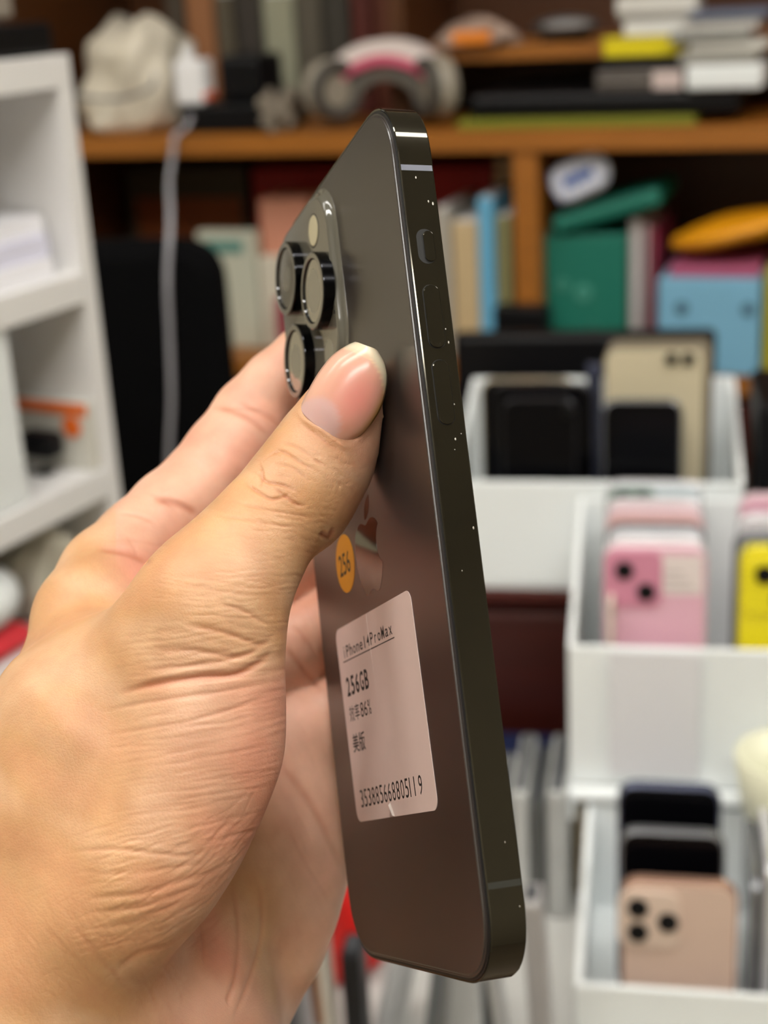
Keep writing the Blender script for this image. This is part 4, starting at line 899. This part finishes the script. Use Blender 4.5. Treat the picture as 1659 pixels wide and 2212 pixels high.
index = [H_(7, 24, 15.2, 6.6), S_(722, 732, 343, 7.6), S_(668, 777, 346, 8.3), S_(602, 838, 346, 8.75), S_(545, 900, 345, 9.1), S_(488, 985, 343, 9.75), S_(440, 1052, 340, 10.1), S_(378, 1115, 335, 10.8), S_(316, 1184, 328, 11.5), S_(252, 1256, 320, 12.6), S_(214, 1345, 309, 13.7), S_(200, 1462, 301, 14.5), S_(178, 1600, 293, 16.5), S_(105, 1800, 287, 20), S_(60, 2050, 283, 23), S_(10, 2400, 283, 27)]
# the palm-side pads of the finger segments
ipad1 = [S_(560, 930, 341, 7.2), S_(490, 1010, 337, 8.5)]
ipad2 = [S_(430, 1090, 333, 8.8), S_(390, 1120, 330, 9)]
middle = [H_(20, 57, 15.6, 6.8), H_(3, 61.5, 16.6, 7.7), H_(-11, 69, 6, 8.7), H_(-14.5, 74, -2, 9.2), H_(-15.5, 84, -22, 10.2), H_(-13, 96, -40, 12.0), S_(330, 1480, 312, 15)]
ring = [H_(19, 77.5, 15.3, 6.5), H_(2, 82.5, 16.2, 7.3), H_(-10, 89, 6, 8.2), H_(-13, 93, -3, 9.0), H_(-16, 103, -21, 10.2), H_(-17, 113, -34, 12), S_(400, 1640, 318, 15)]
little = [H_(13, 98, 14.6, 5.9), H_(-1, 102.5, 15.2, 6.5), H_(-9.5, 108, 6, 7.4), H_(-12.5, 112.5, -3, 8.6), H_(-15, 120, -14, 10.4), H_(-17, 127, -24, 12), S_(450, 1780, 320, 15)]
hypo = [X_(648, 1640, -12.5, 9.4), X_(648, 1740, -11.5, 10.0), X_(642, 1815, -11.5, 10.9), X_(636, 1880, -12, 11.5), X_(604, 1955, -13, 12.6), X_(566, 2030, -13.5, 13.4), X_(505, 2130, -14, 13.7), S_(430, 2260, 302, 16), S_(330, 2480, 298, 22)]
palm = [[S_(430, 1500, 328, 14), S_(330, 1800, 312, 17), S_(230, 2080, 300, 18)], [S_(560, 1560, 344, 13), S_(470, 1800, 322, 16), S_(330, 2050, 306, 17)],
        [S_(560, 1700, 336, 13), S_(500, 1900, 318, 15), S_(380, 2120, 303, 17), S_(230, 2420, 292, 24)], [S_(290, 1450, 310, 15), S_(180, 1800, 298, 22)]]
wrist = [S_(120, 2250, 286, 26), S_(100, 2700, 286, 27)]
wrist2 = [S_(300, 2250, 294, 22), S_(300, 2700, 294, 25)]

RES = 1.0
lo = np.array([-108., -48., 228.]); hi = np.array([62., 150., 392.])
dims = np.ceil((hi - lo) / RES).astype(int) + 1
ax = [lo[i] + RES * np.arange(dims[i], dtype=np.float32) for i in range(3)]
BIG = 30.0
def new_field(): return np.full(dims, BIG, np.float32)
def seg_sdf(a, ra, b, rb, sl):
    x = ax[0][sl[0]][:, None, None]; y = ax[1][sl[1]][None, :, None]; z = ax[2][sl[2]][None, None, :]
    ba = (b - a).astype(np.float32); l2 = float(ba @ ba)
    t = ((x - a[0]) * ba[0] + (y - a[1]) * ba[1] + (z - a[2]) * ba[2]) / l2
    np.clip(t, 0, 1, out=t)
    d = np.sqrt((x - a[0] - t * ba[0]) ** 2 + (y - a[1] - t * ba[1]) ** 2 + (z - a[2] - t * ba[2]) ** 2)
    return d - (ra + (rb - ra) * t)
def smin(F, D, k, sl):
    f = F[sl]; h = np.clip(0.5 + 0.5 * (f - D) / k, 0, 1)
    F[sl] = f * (1 - h) + D * h - k * h * (1 - h)
def add_chain(F, ch, k, kin=1.5):
    G = None
    pts = ch; allp = np.array([p for p, r in pts]); rr_ = max(r for p, r in pts) + k + 6
    lo_i = np.clip(((allp.min(0) - rr_ - lo) / RES).astype(int), 0, dims - 1); hi_i = np.clip(((allp.max(0) + rr_ - lo) / RES).astype(int) + 1, 1, dims)
    sl0 = tuple(slice(a, b) for a, b in zip(lo_i, hi_i))
    G = np.full(tuple(s.stop - s.start for s in sl0), BIG, np.float32)
    for (p, r), (q, s) in zip(pts, pts[1:]):
        m = max(r, s) + k + 5
        a_i = np.clip(((np.minimum(p, q) - m - lo) / RES).astype(int), 0, dims - 1); b_i = np.clip(((np.maximum(p, q) + m - lo) / RES).astype(int) + 1, 1, dims)
        sl = tuple(slice(a, b) for a, b in zip(a_i, b_i))
        if any(s_.stop <= s_.start for s_ in sl): continue
        D = seg_sdf(p, r, q, s, sl)
        loc = tuple(slice(max(s_.start - o.start, 0), s_.stop - o.start) for s_, o in zip(sl, sl0))
        smin(G, D, kin, loc)
    smin(F, G, k, sl0)
F = new_field()
add_chain(F, index, 1, 2.0); add_chain(F, ipad1, 3); add_chain(F, ipad2, 3)
Fm = new_field(); add_chain(Fm, middle, 1, 2.5)
Fr = new_field(); add_chain(Fr, ring, 1, 2.5)
Fl = new_field(); add_chain(Fl, little, 1, 2.5)
allsl = (slice(None),) * 3
Fp = new_field()
for c in palm: add_chain(Fp, c, 8, 4)
add_chain(Fp, hypo, 7, 3); add_chain(Fp, wrist, 10, 4); add_chain(Fp, wrist2, 10, 4)
smin(Fr, Fl, 1.2, allsl); smin(Fm, Fr, 1.2, allsl); smin(F, Fm, 1.2, allsl)
smin(F, Fp, 8, allsl)
add_chain(F, mass1, 9, 4); add_chain(F, web, 7, 3)
Ft = new_field(); add_chain(Ft, thumb, 1, 2.2); add_chain(Ft, thumb2[1:], 4); add_chain(Ft, thumbL, 3, 3); add_chain(Ft, thenar, 5, 4)
smin(F, Ft, 5.0, allsl)
del Fm, Fr, Fl, Fp, Ft
# the phone presses the skin flat where they touch
Z = np.stack(np.meshgrid(*ax, indexing='ij'), -1)
Q = (Z.reshape(-1, 3) - tn.astype(np.float32)) @ Rn.astype(np.float32)
del Z
def rbox(Q, c, h, r):
    q = np.abs(Q - np.array(c, np.float32)) - (np.array(h, np.float32) - r)
    return np.sqrt((np.maximum(q, 0) ** 2).sum(1)) + np.minimum(q.max(1), 0) - r
phone_d = np.minimum(rbox(Q, (PW / 2, PH / 2, PT / 2), (PW / 2, PH / 2, PT / 2), 0.6), rbox(Q, (22.1, 22.6, -.2), (20.3, 21, 1.7), 0.8)).reshape(dims)
del Q
phone_d -= 0.2
F = np.maximum(F, -phone_d)
del phone_d

# surface nets
def surface_nets(F):
    neg = F < 0
    c = np.zeros(tuple(np.array(F.shape) - 1), np.int8)
    for i in (0, 1):
        for j in (0, 1):
            for k in (0, 1):
                c += neg[i:F.shape[0] - 1 + i, j:F.shape[1] - 1 + j, k:F.shape[2] - 1 + k]
    act = (c > 0) & (c < 8); idx = np.full(act.shape, -1, np.int32); cells = np.argwhere(act); idx[act] = np.arange(len(cells))
    V = np.zeros((len(cells), 3)); W_ = np.zeros(len(cells))
    corners = [(i, j, k) for i in (0, 1) for j in (0, 1) for k in (0, 1)]
    vals = {c_: F[cells[:, 0] + c_[0], cells[:, 1] + c_[1], cells[:, 2] + c_[2]] for c_ in corners}
    for a in corners:
        for d in range(3):
            if a[d] == 0:
                b = list(a); b[d] = 1; b = tuple(b)
                va, vb = vals[a], vals[b]; m = (va < 0) != (vb < 0)
                t = np.where(m, va / np.where(m, va - vb, 1), 0)
                pt = np.array(a, float)[None] + t[:, None] * np.eye(3)[d][None]
                V[m] += pt[m]; W_[m] += 1
    V = V / W_[:, None] + cells
    quads = []
    for d in range(3):
        o1, o2 = [(1, 2), (2, 0), (0, 1)][d]
        s0 = [slice(None)] * 3; s1 = [slice(None)] * 3; s0[d] = slice(0, -1); s1[d] = slice(1, None)
        n0, n1 = neg[tuple(s0)], neg[tuple(s1)]
        e = np.argwhere(n0 != n1)
        ok = (e[:, o1] > 0) & (e[:, o2] > 0) & (e[:, o1] < F.shape[o1] - 1) & (e[:, o2] < F.shape[o2] - 1); e = e[ok]
        def g(a, b):
            q = e.copy(); q[:, o1] -= a; q[:, o2] -= b; return idx[q[:, 0], q[:, 1], q[:, 2]]
        qd = np.stack([g(1, 1), g(0, 1), g(0, 0), g(1, 0)], 1)
        flip = ~n0[tuple(e.T)]; qd[flip] = qd[flip][:, ::-1]
        quads.append(qd)
    return lo + V * RES, np.vstack(quads)
V, Fq = surface_nets(F)
def mesh_from(V, Q):
    me = bpy.data.meshes.new('hand'); me.vertices.add(len(V)); me.vertices.foreach_set('co', V.astype(np.float32).ravel())
    me.loops.add(Q.size); me.polygons.add(len(Q))
    me.loops.foreach_set('vertex_index', Q.astype(np.int32).ravel())
    me.polygons.foreach_set('loop_start', np.arange(0, Q.size, 4, dtype=np.int32)); me.polygons.foreach_set('loop_total', np.full(len(Q), 4, np.int32))
    me.update(calc_edges=True); me.validate(); return me
me = mesh_from(V, Fq)
hand = bpy.data.objects.new('hand', me); COL.objects.link(hand)
md = hand.modifiers.new('s', 'SMOOTH'); md.factor = 0.5; md.iterations = 5
md = hand.modifiers.new('sub', 'SUBSURF'); md.levels = 2; md.render_levels = 2
dg = bpy.context.evaluated_depsgraph_get()
me2 = bpy.data.meshes.new_from_object(hand.evaluated_get(dg)); hand.modifiers.clear(); hand.data = me2; bpy.data.meshes.remove(me); me = me2; me.name = 'hand'
nv = len(me.vertices); co = np.empty(nv * 3, np.float32); me.vertices.foreach_get('co', co); co = co.reshape(-1, 3).astype(np.float64)
no = np.empty(nv * 3, np.float32); me.vertices.foreach_get('normal', no); no = no.reshape(-1, 3).astype(np.float64)
if (no * (co - co.mean(0))).sum() < 0: me.flip_normals(); no = -no
print('hand verts', nv)
u = CXP + FPX * co[:, 0] / co[:, 2]; v = CYP + FPX * co[:, 1] / co[:, 2]; dz = co[:, 2]
view = -co / np.linalg.norm(co, axis=1)[:, None]; facing = (no * view).sum(1)
disp = np.zeros(nv)
# layer tests
thumb_line = lambda u_, v_: u_ * 0.77 + v_ * 0.64
isF = (dz < 296) & (facing > 0.02)
isB = (dz >= 296) & (facing > 0.02)
vis = np.nonzero((facing > .02) & (u < 900) & (v < 2320) & (u > -80))[0]
uv_, vv_ = u[vis], v[vis]
_ord = np.argsort(vv_); vis = vis[_ord]; uv_ = uv_[_ord]; vv_ = vv_[_ord]
def poly_dist(pts, m):
    P_ = np.array(pts, float); uu, vv = u[m], v[m]; best = np.full(len(uu), 1e9); tt = np.zeros(len(uu)); L = 0
    sg = np.hypot(*(P_[1:] - P_[:-1]).T); tot = sg.sum()
    for a, b, l in zip(P_[:-1], P_[1:], sg):
        ab = b - a; t = np.clip(((uu - a[0]) * ab[0] + (vv - a[1]) * ab[1]) / (ab @ ab), 0, 1)
        d = np.hypot(uu - a[0] - t * ab[0], vv - a[1] - t * ab[1]); q = d < best
        best[q] = d[q]; tt[q] = (L + t[q] * l) / tot; L += l
    return best, tt
def crease(pts, w, depth, layer, ends=True, ridge=0.0):
    depth *= .62; ridge *= .35
    pts = [tuple(p)[:2] for p in smooth_pts([(x, y, 0) for x, y in pts], 5)]
    P_ = np.array(pts); R_ = w * 4
    i0, i1 = np.searchsorted(vv_, (P_[:, 1].min() - R_, P_[:, 1].max() + R_))
    uu = uv_[i0:i1]; m = vis[i0:i1][(uu > P_[:, 0].min() - R_) & (uu < P_[:, 0].max() + R_)]
    m = m[layer[m]]
    if not len(m): return
    d, t = poly_dist(pts, m)
    e = np.clip(np.minimum(t, 1 - t) * 5, 0, 1) if ends else 1.0
    disp[m] += (-depth * np.exp(-(d / w) ** 2) + ridge * np.exp(-((d - 2.2 * w) / (1.3 * w)) ** 2)) * e
def family(n, cen, angf, spread, ln, w, depth, layer, wob=0.12):
    for _ in range(n):
        x = cen[0] + rng.uniform(-1, 1) * spread[0]; y = cen[1] + rng.uniform(-1, 1) * spread[1]
        L = ln * rng.uniform(.5, 1.4); pts = []; px_, py_ = x, y
        for s in range(5):
            pts.append((px_, py_)); a = angf(px_, py_) + rng.normal(0, wob); px_ += math.cos(a) * L / 4; py_ += math.sin(a) * L / 4
        crease(pts, w * rng.uniform(.8, 1.3), .5 * depth * rng.uniform(.3, 1.3), layer, ridge=depth * .1)
# --- main lines of the thumb and its base
A_ = math.radians
for pts, w, dp in [
    ([(585, 1000), (630, 1010), (668, 1040)], 4, .16), ([(530, 1040), (552, 1058), (590, 1078), (628, 1066)], 4, .3), ([(556, 1018), (575, 1040), (612, 1048), (640, 1062)], 4, .28),
    ([(578, 985), (610, 975), (650, 1000), (690, 1020)], 4, .2), ([(560, 1000), (568, 1030), (560, 1056)], 3.5, .22), ([(590, 1052), (640, 1088), (664, 1092)], 4, .3),
    ([(500, 1082), (560, 1098), (640, 1112), (700, 1120)], 4, .15), ([(470, 1112), (560, 1128), (650, 1142)], 4, .12), ([(690, 1150), (712, 1162), (722, 1140)], 7, .5),
    ([(600, 955), (640, 965), (690, 1000), (715, 1010)], 4, .15),
    ([(460, 1300), (520, 1316), (570, 1345), (592, 1352)], 6, .3), ([(400, 1350), (480, 1365), (560, 1390), (592, 1372)], 7, .45), ([(330, 1400), (420, 1405), (520, 1418), (585, 1380)], 7, .35),
    ([(250, 1500), (330, 1478), (430, 1462), (510, 1455), (560, 1432), (592, 1402)], 9, 1.0), ([(300, 1450), (380, 1440), (470, 1430), (560, 1405)], 6, .35),
    ([(210, 1540), (300, 1520), (400, 1505), (500, 1490), (590, 1470)], 6, .28), ([(220, 1590), (340, 1570), (450, 1548), (590, 1500)], 6, .22),
    ([(140, 1842), (240, 1834), (320, 1842), (400, 1848), (450, 1838)], 6, .4), ([(150, 1880), (260, 1888), (360, 1876), (470, 1862)], 6, .22),
    ([(190, 1940), (300, 1932), (380, 1905), (470, 1880)], 8, .5), ([(200, 1975), (290, 1962), (380, 1932), (440, 1912)], 7, .4), ([(230, 2005), (310, 1985), (400, 1945)], 7, .4),
    ([(150, 1990), (200, 2050), (250, 2110), (300, 2150)], 8, .35), ([(240, 2105), (300, 2060), (370, 2040), (420, 1995)], 9, .6), ([(100, 2000), (170, 2080), (240, 2140)], 6, .2)]:
    crease(pts, w * .85, dp * (.5 if pts[0][1] > 1800 else 1.7 if pts[0][1] < 1170 else .9), isF | (dz < 310) & (facing > .02), ridge=dp * .12)
for pts, w, dp in [([(640, 880), (655, 905), (698, 932), (745, 965), (768, 958)], 6, -.45), ([(762, 962), (798, 925), (826, 880)], 7, -.4), ([(650, 915), (690, 945), (735, 978)], 4, .25)]: crease(pts, w, dp, isF)
# fine families
family(330, (430, 1620), lambda x, y: -0.15 - .25 * max(0, (y - 1700) / 300) - .0006 * max(0, x - 450), (220, 250), 170, 3.0, .105, isF, .07)
family(200, (330, 1930), lambda x, y: -0.28 - .5 * max(0, (x - 280) / 200), (190, 130), 110, 3.0, .14, isF, .14)
family(200, (470, 1330), lambda x, y: 0.02 - .0008 * (x - 470), (180, 100), 110, 2.8, .11, isF, .12)
family(170, (540, 1180), lambda x, y: 0.15, (140, 90), 80, 2.7, .08, isF, .18)
family(120, (620, 1060), lambda x, y: 0.42, (110, 90), 55, 2.7, .11, isF, .4)
family(70, (690, 950), lambda x, y: 0.9, (60, 50), 32, 2.6, .08, isF, .4)
family(60, (745, 1030), lambda x, y: 2.0, (45, 110), 50, 2.7, .05, isF, .2)
family(240, (190, 2050), lambda x, y: 0.95, (180, 140), 100, 3.0, .08, (facing > .02) & (dz < 315), .3)
family(120, (230, 2060), lambda x, y: -.55, (180, 140), 80, 2.8, .06, (facing > .02) & (dz < 315), .3)
family(160, (150, 1600), lambda x, y: 1.9 + .3 * math.sin(x * .02), (150, 280), 90, 3.2, .045, (facing > .02) & (dz < 300), .3)
# --- index finger creases
for pts, w, dp in [
    ([(455, 882), (500, 890), (548, 912), (585, 945)], 6, .5), ([(512, 868), (545, 885), (585, 905), (610, 925)], 5, .35), ([(490, 885), (530, 885), (570, 890), (615, 915)], 4, .2),
    ([(330, 1078), (370, 1084), (405, 1098), (432, 1120)], 8, .8), ([(312, 1062), (350, 1080), (390, 1112)], 4, .2), ([(255, 1108), (300, 1115), (340, 1132)], 4, .25),
    ([(205, 1185), (250, 1190), (290, 1200), (330, 1222)], 8, .7), ([(275, 1155), (285, 1175), (300, 1200)], 4, .12), ([(235, 1170), (280, 1166), (330, 1176), (372, 1182)], 4, .15)]:
    crease(pts, w, dp, facing > .02, ridge=dp * .15)
family(45, (470, 960), lambda x, y: 0.75, (140, 130), 60, 3.6, .045, isB, .1)
family(70, (200, 1290), lambda x, y: 0.8 + .5 * rng.random(), (150, 90), 70, 4, .08, (facing > .02) & (dz > 290), .25)
# --- palm behind the thumb
for pts, w, dp in [
    ([(596, 1638), (640, 1690), (690, 1765), (748, 1895)], 10, .42), ([(612, 1390), (650, 1440), (700, 1500)], 8, .4), ([(630, 1350), (660, 1380), (690, 1430)], 5, .3),
    ([(500, 1900), (515, 2000), (508, 2110), (470, 2212)], 6, .35), ([(560, 1900), (566, 2000), (540, 2110), (500, 2212)], 6, .3), ([(620, 1780), (660, 1860), (720, 1960)], 5, .12),
    ([(430, 1990), (440, 2060), (420, 2150)], 5, .2)]:
    crease(pts, w, dp, (dz > 284) & (facing > .02), ridge=dp * .3)
family(90, (620, 1900), lambda x, y: 1.15, (120, 260), 130, 3.8, .05, (dz > 296) & (facing > .02), .08)
family(60, (660, 1450), lambda x, y: 1.2, (60, 180), 80, 4, .06, (dz > 296) & (facing > .02), .2)
# soft swellings between folds
rs = np.random.default_rng(3)
co2 = co + no * disp[:, None]
# keep the skin outside the phone
q = (co2 - tn) @ Rn
inside = (q[:, 2] > -.1) & (q[:, 0] > .0) & (q[:, 0] < PW) & (q[:, 1] > 0) & (q[:, 1] < PH) & (q[:, 2] < PT + .1)
co2[inside] = co[inside]
q = (co2 - tn) @ Rn; g_ = .12
bx = np.array([[-g_, -g_, -g_], [PW + g_, PH + g_, PT + g_]])
ins = ((q > bx[0]) & (q < bx[1])).all(1)
pen = np.stack([q[:, 0] - bx[0, 0], q[:, 2] - bx[0, 2], bx[1, 2] - q[:, 2]], 1); w_ = pen.argmin(1)
for kk, (axis, val) in enumerate(((0, bx[0, 0]), (2, bx[0, 2]), (2, bx[1, 2]))):
    m_ = ins & (w_ == kk); q[m_, axis] = val
pl = (q[:, 0] > 1.7) & (q[:, 0] < 42.5) & (q[:, 1] > 1.5) & (q[:, 1] < 43.7) & (q[:, 2] > -1.95) & (q[:, 2] < 1); q[pl, 2] = -1.95
for lx, ly in ((15.6, 15.0), (33.6, 24.2), (16.1, 34.0)):
    dd_ = np.hypot(q[:, 0] - lx, q[:, 1] - ly); m_ = (dd_ < 8.25) & (q[:, 2] > -4.3) & (q[:, 2] < 1)
    f_ = (8.25 / np.maximum(dd_[m_], .1))[:, None]; q[m_, :2] = np.array([lx, ly]) + (q[m_, :2] - np.array([lx, ly])) * f_
co2 = q @ Rn.T + tn
# colour: sun-tanned back of the hand, pinker palm side
def blob(cx, cy, rx, ry, rot=0.0, m=None):
    c, s = math.cos(rot), math.sin(rot); a = (u - cx) * c + (v - cy) * s; b = -(u - cx) * s + (v - cy) * c
    g = np.exp(-(a / rx) ** 2 - (b / ry) ** 2)
    return g if m is None else g * m
tan = np.array([.55, .305, .148]); pink = np.array([.67, .345, .24]); red = np.array([.76, .25, .17]); brown = np.array([.42, .18, .065]); pale = np.array([.70, .49, .35])
sm = lambda x, a, b: (lambda t: t * t * (3 - 2 * t))(np.clip((x - a) / (b - a), 0, 1))
back = sm(dz, 300, 320) * (u > 250) + sm(u, 180, 330) * sm(dz, 288, 305) * (v < 1400)
back = np.clip(back, 0, 1)
fr = 1 - sm(dz, 290, 300)
pk = np.clip(back * .95 + fr * (sm(u, 200, 560) * sm(v, 1380, 1500) * .85 + blob(800, 1010, 60, 120) * .7 + blob(760, 900, 90, 70) * .7) + sm(v - .25 * u, 1980, 2120) * sm(u, 250, 500), 0, 1)[:, None]
colr = tan * (1 - pk) + pink * pk
def mixc(c, a):
    global colr
    a = np.clip(a, 0, 1)[:, None]; colr = colr * (1 - a) + c * a
nz = np.zeros(nv)
for i in range(14):
    kx, ky, kz = rs.normal(0, .16, 3); nz += np.sin(co[:, 0] * kx + co[:, 1] * ky + co[:, 2] * kz + rs.uniform(0, 6.28)) / 14
mixc(red, np.clip(nz * 1.3, 0, .22) * (0.4 + .6 * pk[:, 0]))
mixc(pale, np.clip(-nz * 1.2, 0, .25))
mixc(brown, .38 * blob(600, 1035, 85, 60, .7, fr) + .55 * blob(682, 935, 75, 26, .65, fr))
mixc(red, .22 * blob(330, 1235, 120, 60, -.8, back) + .18 * blob(540, 960, 90, 50, -.8, back) + .3 * blob(660, 1330, 50, 90, 0, back) + .18 * blob(640, 720, 60, 60, 0, back))
mixc(pale, .35 * blob(540, 1230, 60, 100, .8, fr) + .3 * blob(400, 1560, 160, 110, 0, fr) + .3 * blob(560, 935, 60, 14, .6, back))
mixc(red, .22 * blob(450, 2080, 60, 60, 0) + .15 * blob(560, 1640, 50, 120, 0, fr))
mixc(np.array([.80, .50, .37]), .55 * sm(dz, 300, 314) * sm(v, 1280, 1420) + .25 * sm(dz, 318, 330) * (1 - sm(v, 1100, 1250)))  # deeper palm and finger skin painted lighter, in place of light from the front
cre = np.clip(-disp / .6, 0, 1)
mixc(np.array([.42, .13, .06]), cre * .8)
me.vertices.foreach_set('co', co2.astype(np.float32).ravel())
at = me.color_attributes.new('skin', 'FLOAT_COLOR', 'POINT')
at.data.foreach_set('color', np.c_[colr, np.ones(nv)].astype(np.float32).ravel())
org = co2.mean(0)
FLIP = Matrix.Diagonal((1, -1, -1)).to_4x4()
HM = CAM_M @ Matrix.Scale(mm, 4) @ FLIP          # hand millimetres -> world
me.transform(HM); me.update()
hand.name = 'hand'
base = world_at(120, 2400, 0.286)
me.transform(Matrix.Translation(-base)); hand.location = base
for p in me.polygons: pass
me.polygons.foreach_set('use_smooth', np.ones(len(me.polygons), bool))
tag(hand, 'left hand holding the phone upright, thumb pressed on its back and fingers behind it', 'hand')

m_skin = bpy.data.materials.new('skin'); m_skin.use_nodes = True
nt = m_skin.node_tree; b = nt.nodes['Principled BSDF']
va = nt.nodes.new('ShaderNodeVertexColor'); va.layer_name = 'skin'
tc = nt.nodes.new('ShaderNodeTexCoord')
vo = nt.nodes.new('ShaderNodeTexVoronoi'); vo.feature = 'DISTANCE_TO_EDGE'; vo.inputs['Scale'].default_value = 1500
n1 = nt.nodes.new('ShaderNodeTexNoise'); n1.inputs['Scale'].default_value = 420; n1.inputs['Detail'].default_value = 5
n2 = nt.nodes.new('ShaderNodeTexNoise'); n2.inputs['Scale'].default_value = 120; n2.inputs['Detail'].default_value = 3
mpw = nt.nodes.new('ShaderNodeMix'); mpw.data_type = 'VECTOR'; mpw.inputs[0].default_value = 0.02
nt.links.new(tc.outputs['Object'], mpw.inputs[4]); nt.links.new(n1.outputs['Color'], mpw.inputs[5])
for n_ in (n1, n2): nt.links.new(tc.outputs['Object'], n_.inputs['Vector'])
nt.links.new(tc.outputs['Object'], vo.inputs['Vector'])
mr = nt.nodes.new('ShaderNodeMapRange'); mr.inputs['From Max'].default_value = 0.18
nt.links.new(vo.outputs['Distance'], mr.inputs['Value'])
ad = nt.nodes.new('ShaderNodeMath'); ad.operation = 'MULTIPLY_ADD'; ad.inputs[1].default_value = 1.0
nt.links.new(mr.outputs[0], ad.inputs[0]); nt.links.new(n1.outputs['Fac'], ad.inputs[2])
bp = nt.nodes.new('ShaderNodeBump'); bp.inputs['Distance'].default_value = 0.00004; bp.inputs['Strength'].default_value = 0.55
nt.links.new(ad.outputs[0], bp.inputs['Height']); nt.links.new(bp.outputs[0], b.inputs['Normal'])
hs = nt.nodes.new('ShaderNodeMix'); hs.data_type = 'RGBA'; hs.blend_type = 'MULTIPLY'; hs.inputs[0].default_value = 1.0
rp = nt.nodes.new('ShaderNodeValToRGB'); rp.color_ramp.elements[0].color = (.90, .86, .84, 1); rp.color_ramp.elements[0].position = .3; rp.color_ramp.elements[1].color = (1.07, 1.09, 1.09, 1); rp.color_ramp.elements[1].position = .7
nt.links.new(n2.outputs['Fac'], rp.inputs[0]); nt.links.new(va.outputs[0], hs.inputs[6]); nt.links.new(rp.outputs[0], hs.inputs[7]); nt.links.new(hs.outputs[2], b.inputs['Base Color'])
b.inputs['Roughness'].default_value = 0.42; b.inputs['Specular IOR Level'].default_value = 0.42
b.inputs['Subsurface Weight'].default_value = 0.22; b.inputs['Subsurface Radius'].default_value = (1.0, .35, .2); b.inputs['Subsurface Scale'].default_value = 0.0022
me.materials.clear(); me.materials.append(m_skin)

# thumbnail: curved plate with a long free edge
def nail(du=18, dv=30):
    bm = bmesh.new(); cl = bm.loops.layers.color if False else None
    # left and right border of the plate, from the cuticle to the free edge
    LE = [(652, 884), (668, 850), (692, 808), (721, 772), (750, 752), (768, 744)]
    RE = [(746, 957), (784, 930), (817, 882), (831, 828), (827, 790), (812, 762)]
    DC = [274.9, 273.4, 272.9, 273.0, 273.7, 274.8]
    lo_, ro_, do_ = (smooth_pts([(a, b_, 0) for a, b_ in q], 8) for q in (LE, RE, [(a, 0) for a in DC]))
    rows = []
    for i, (l, r, d) in enumerate(zip(lo_, ro_, do_)):
        row = []; t = i / (len(lo_) - 1); n_ = Vector((r.y - l.y, -(r.x - l.x), 0)); n_.normalize()
        for j in range(du + 1):
            a = -1 + 2 * j / du; sa = math.sin(a * 1.3) / math.sin(1.3)
            p_ = l.lerp(r, (sa + 1) / 2); bow = (1 - a * a)
            p_ = p_ + n_ * bow * (-9 * (1 - t) ** 4 + 4 * t ** 5)
            q = unproj(p_.x, p_.y, d.x - .6 + 3.2 * (a - .2) ** 2 + .5 * abs(a) ** 4); row.append(bm.verts.new(q))
        rows.append(row)
    for r1, r2 in zip(rows, rows[1:]):
        for j in range(du): bm.faces.new((r1[j], r1[j + 1], r2[j + 1], r2[j]))
    bmesh.ops.recalc_face_normals(bm, faces=bm.faces)
    me_ = bpy.data.meshes.new('thumbnail'); bm.to_mesh(me_); bm.free()
    n = len(rows); W1 = du + 1
    colv = np.zeros((len(me_.vertices), 4)); colv[:, 3] = 1
    for i in range(n):
        for j in range(W1):
            t = i / (n - 1); a = -1 + 2 * j / du
            sg = lambda x_: 1 / (1 + math.exp(-max(-60, min(60, x_))))
            c = np.array([.66, .38, .28]); c = c + (np.array([.62, .20, .17]) - c) * .85 * math.exp(-((a - .25) / .55) ** 2 - ((t - .38) / .28) ** 2)
            lun = sg((.26 - .42 * (a + .25) ** 2 - t) * 90); c = c + (np.array([.60, .40, .39]) - c) * lun * .8
            edge = .80 - .36 * max(0.0, a - .15) ** 1.5 - .05 * a * a
            tip = sg((t - edge) * 45); c = c + (np.array([.70, .62, .45]) - c) * tip
            line = math.exp(-((t - edge + .015) / .012) ** 2); c = c + (np.array([.80, .58, .36]) - c) * line * .6
            side = sg((a - .80) * 26) * sg((t - .20) * 18) * sg((.52 - t) * 26); c = c + (np.array([.50, .27, .05]) - c) * side * .85
            colv[i * W1 + j, :3] = c
    ca = me_.color_attributes.new('tint', 'FLOAT_COLOR', 'POINT'); ca.data.foreach_set('color', colv.astype(np.float32).ravel())
    me_.transform(Matrix.Translation(-base) @ HM)
    return me_
m_nail = bpy.data.materials.new('nail'); m_nail.use_nodes = True
nt = m_nail.node_tree; b = nt.nodes['Principled BSDF']; va = nt.nodes.new('ShaderNodeVertexColor'); va.layer_name = 'tint'
nt.links.new(va.outputs[0], b.inputs['Base Color']); b.inputs['Roughness'].default_value = 0.24; b.inputs['Subsurface Weight'].default_value = 0.15; b.inputs['Subsurface Scale'].default_value = 0.001
b.inputs['Specular IOR Level'].default_value = 0.5
no_ = nail()
nl = link_mesh('thumbnail', no_, m_nail, hand); nl['label'] = 'long glossy pink thumbnail with a yellowish free edge'
no_.polygons.foreach_set('use_smooth', np.ones(len(no_.polygons), bool))
sd_ = nl.modifiers.new('solid', 'SOLIDIFY'); sd_.thickness = 0.0005; sd_.offset = -1
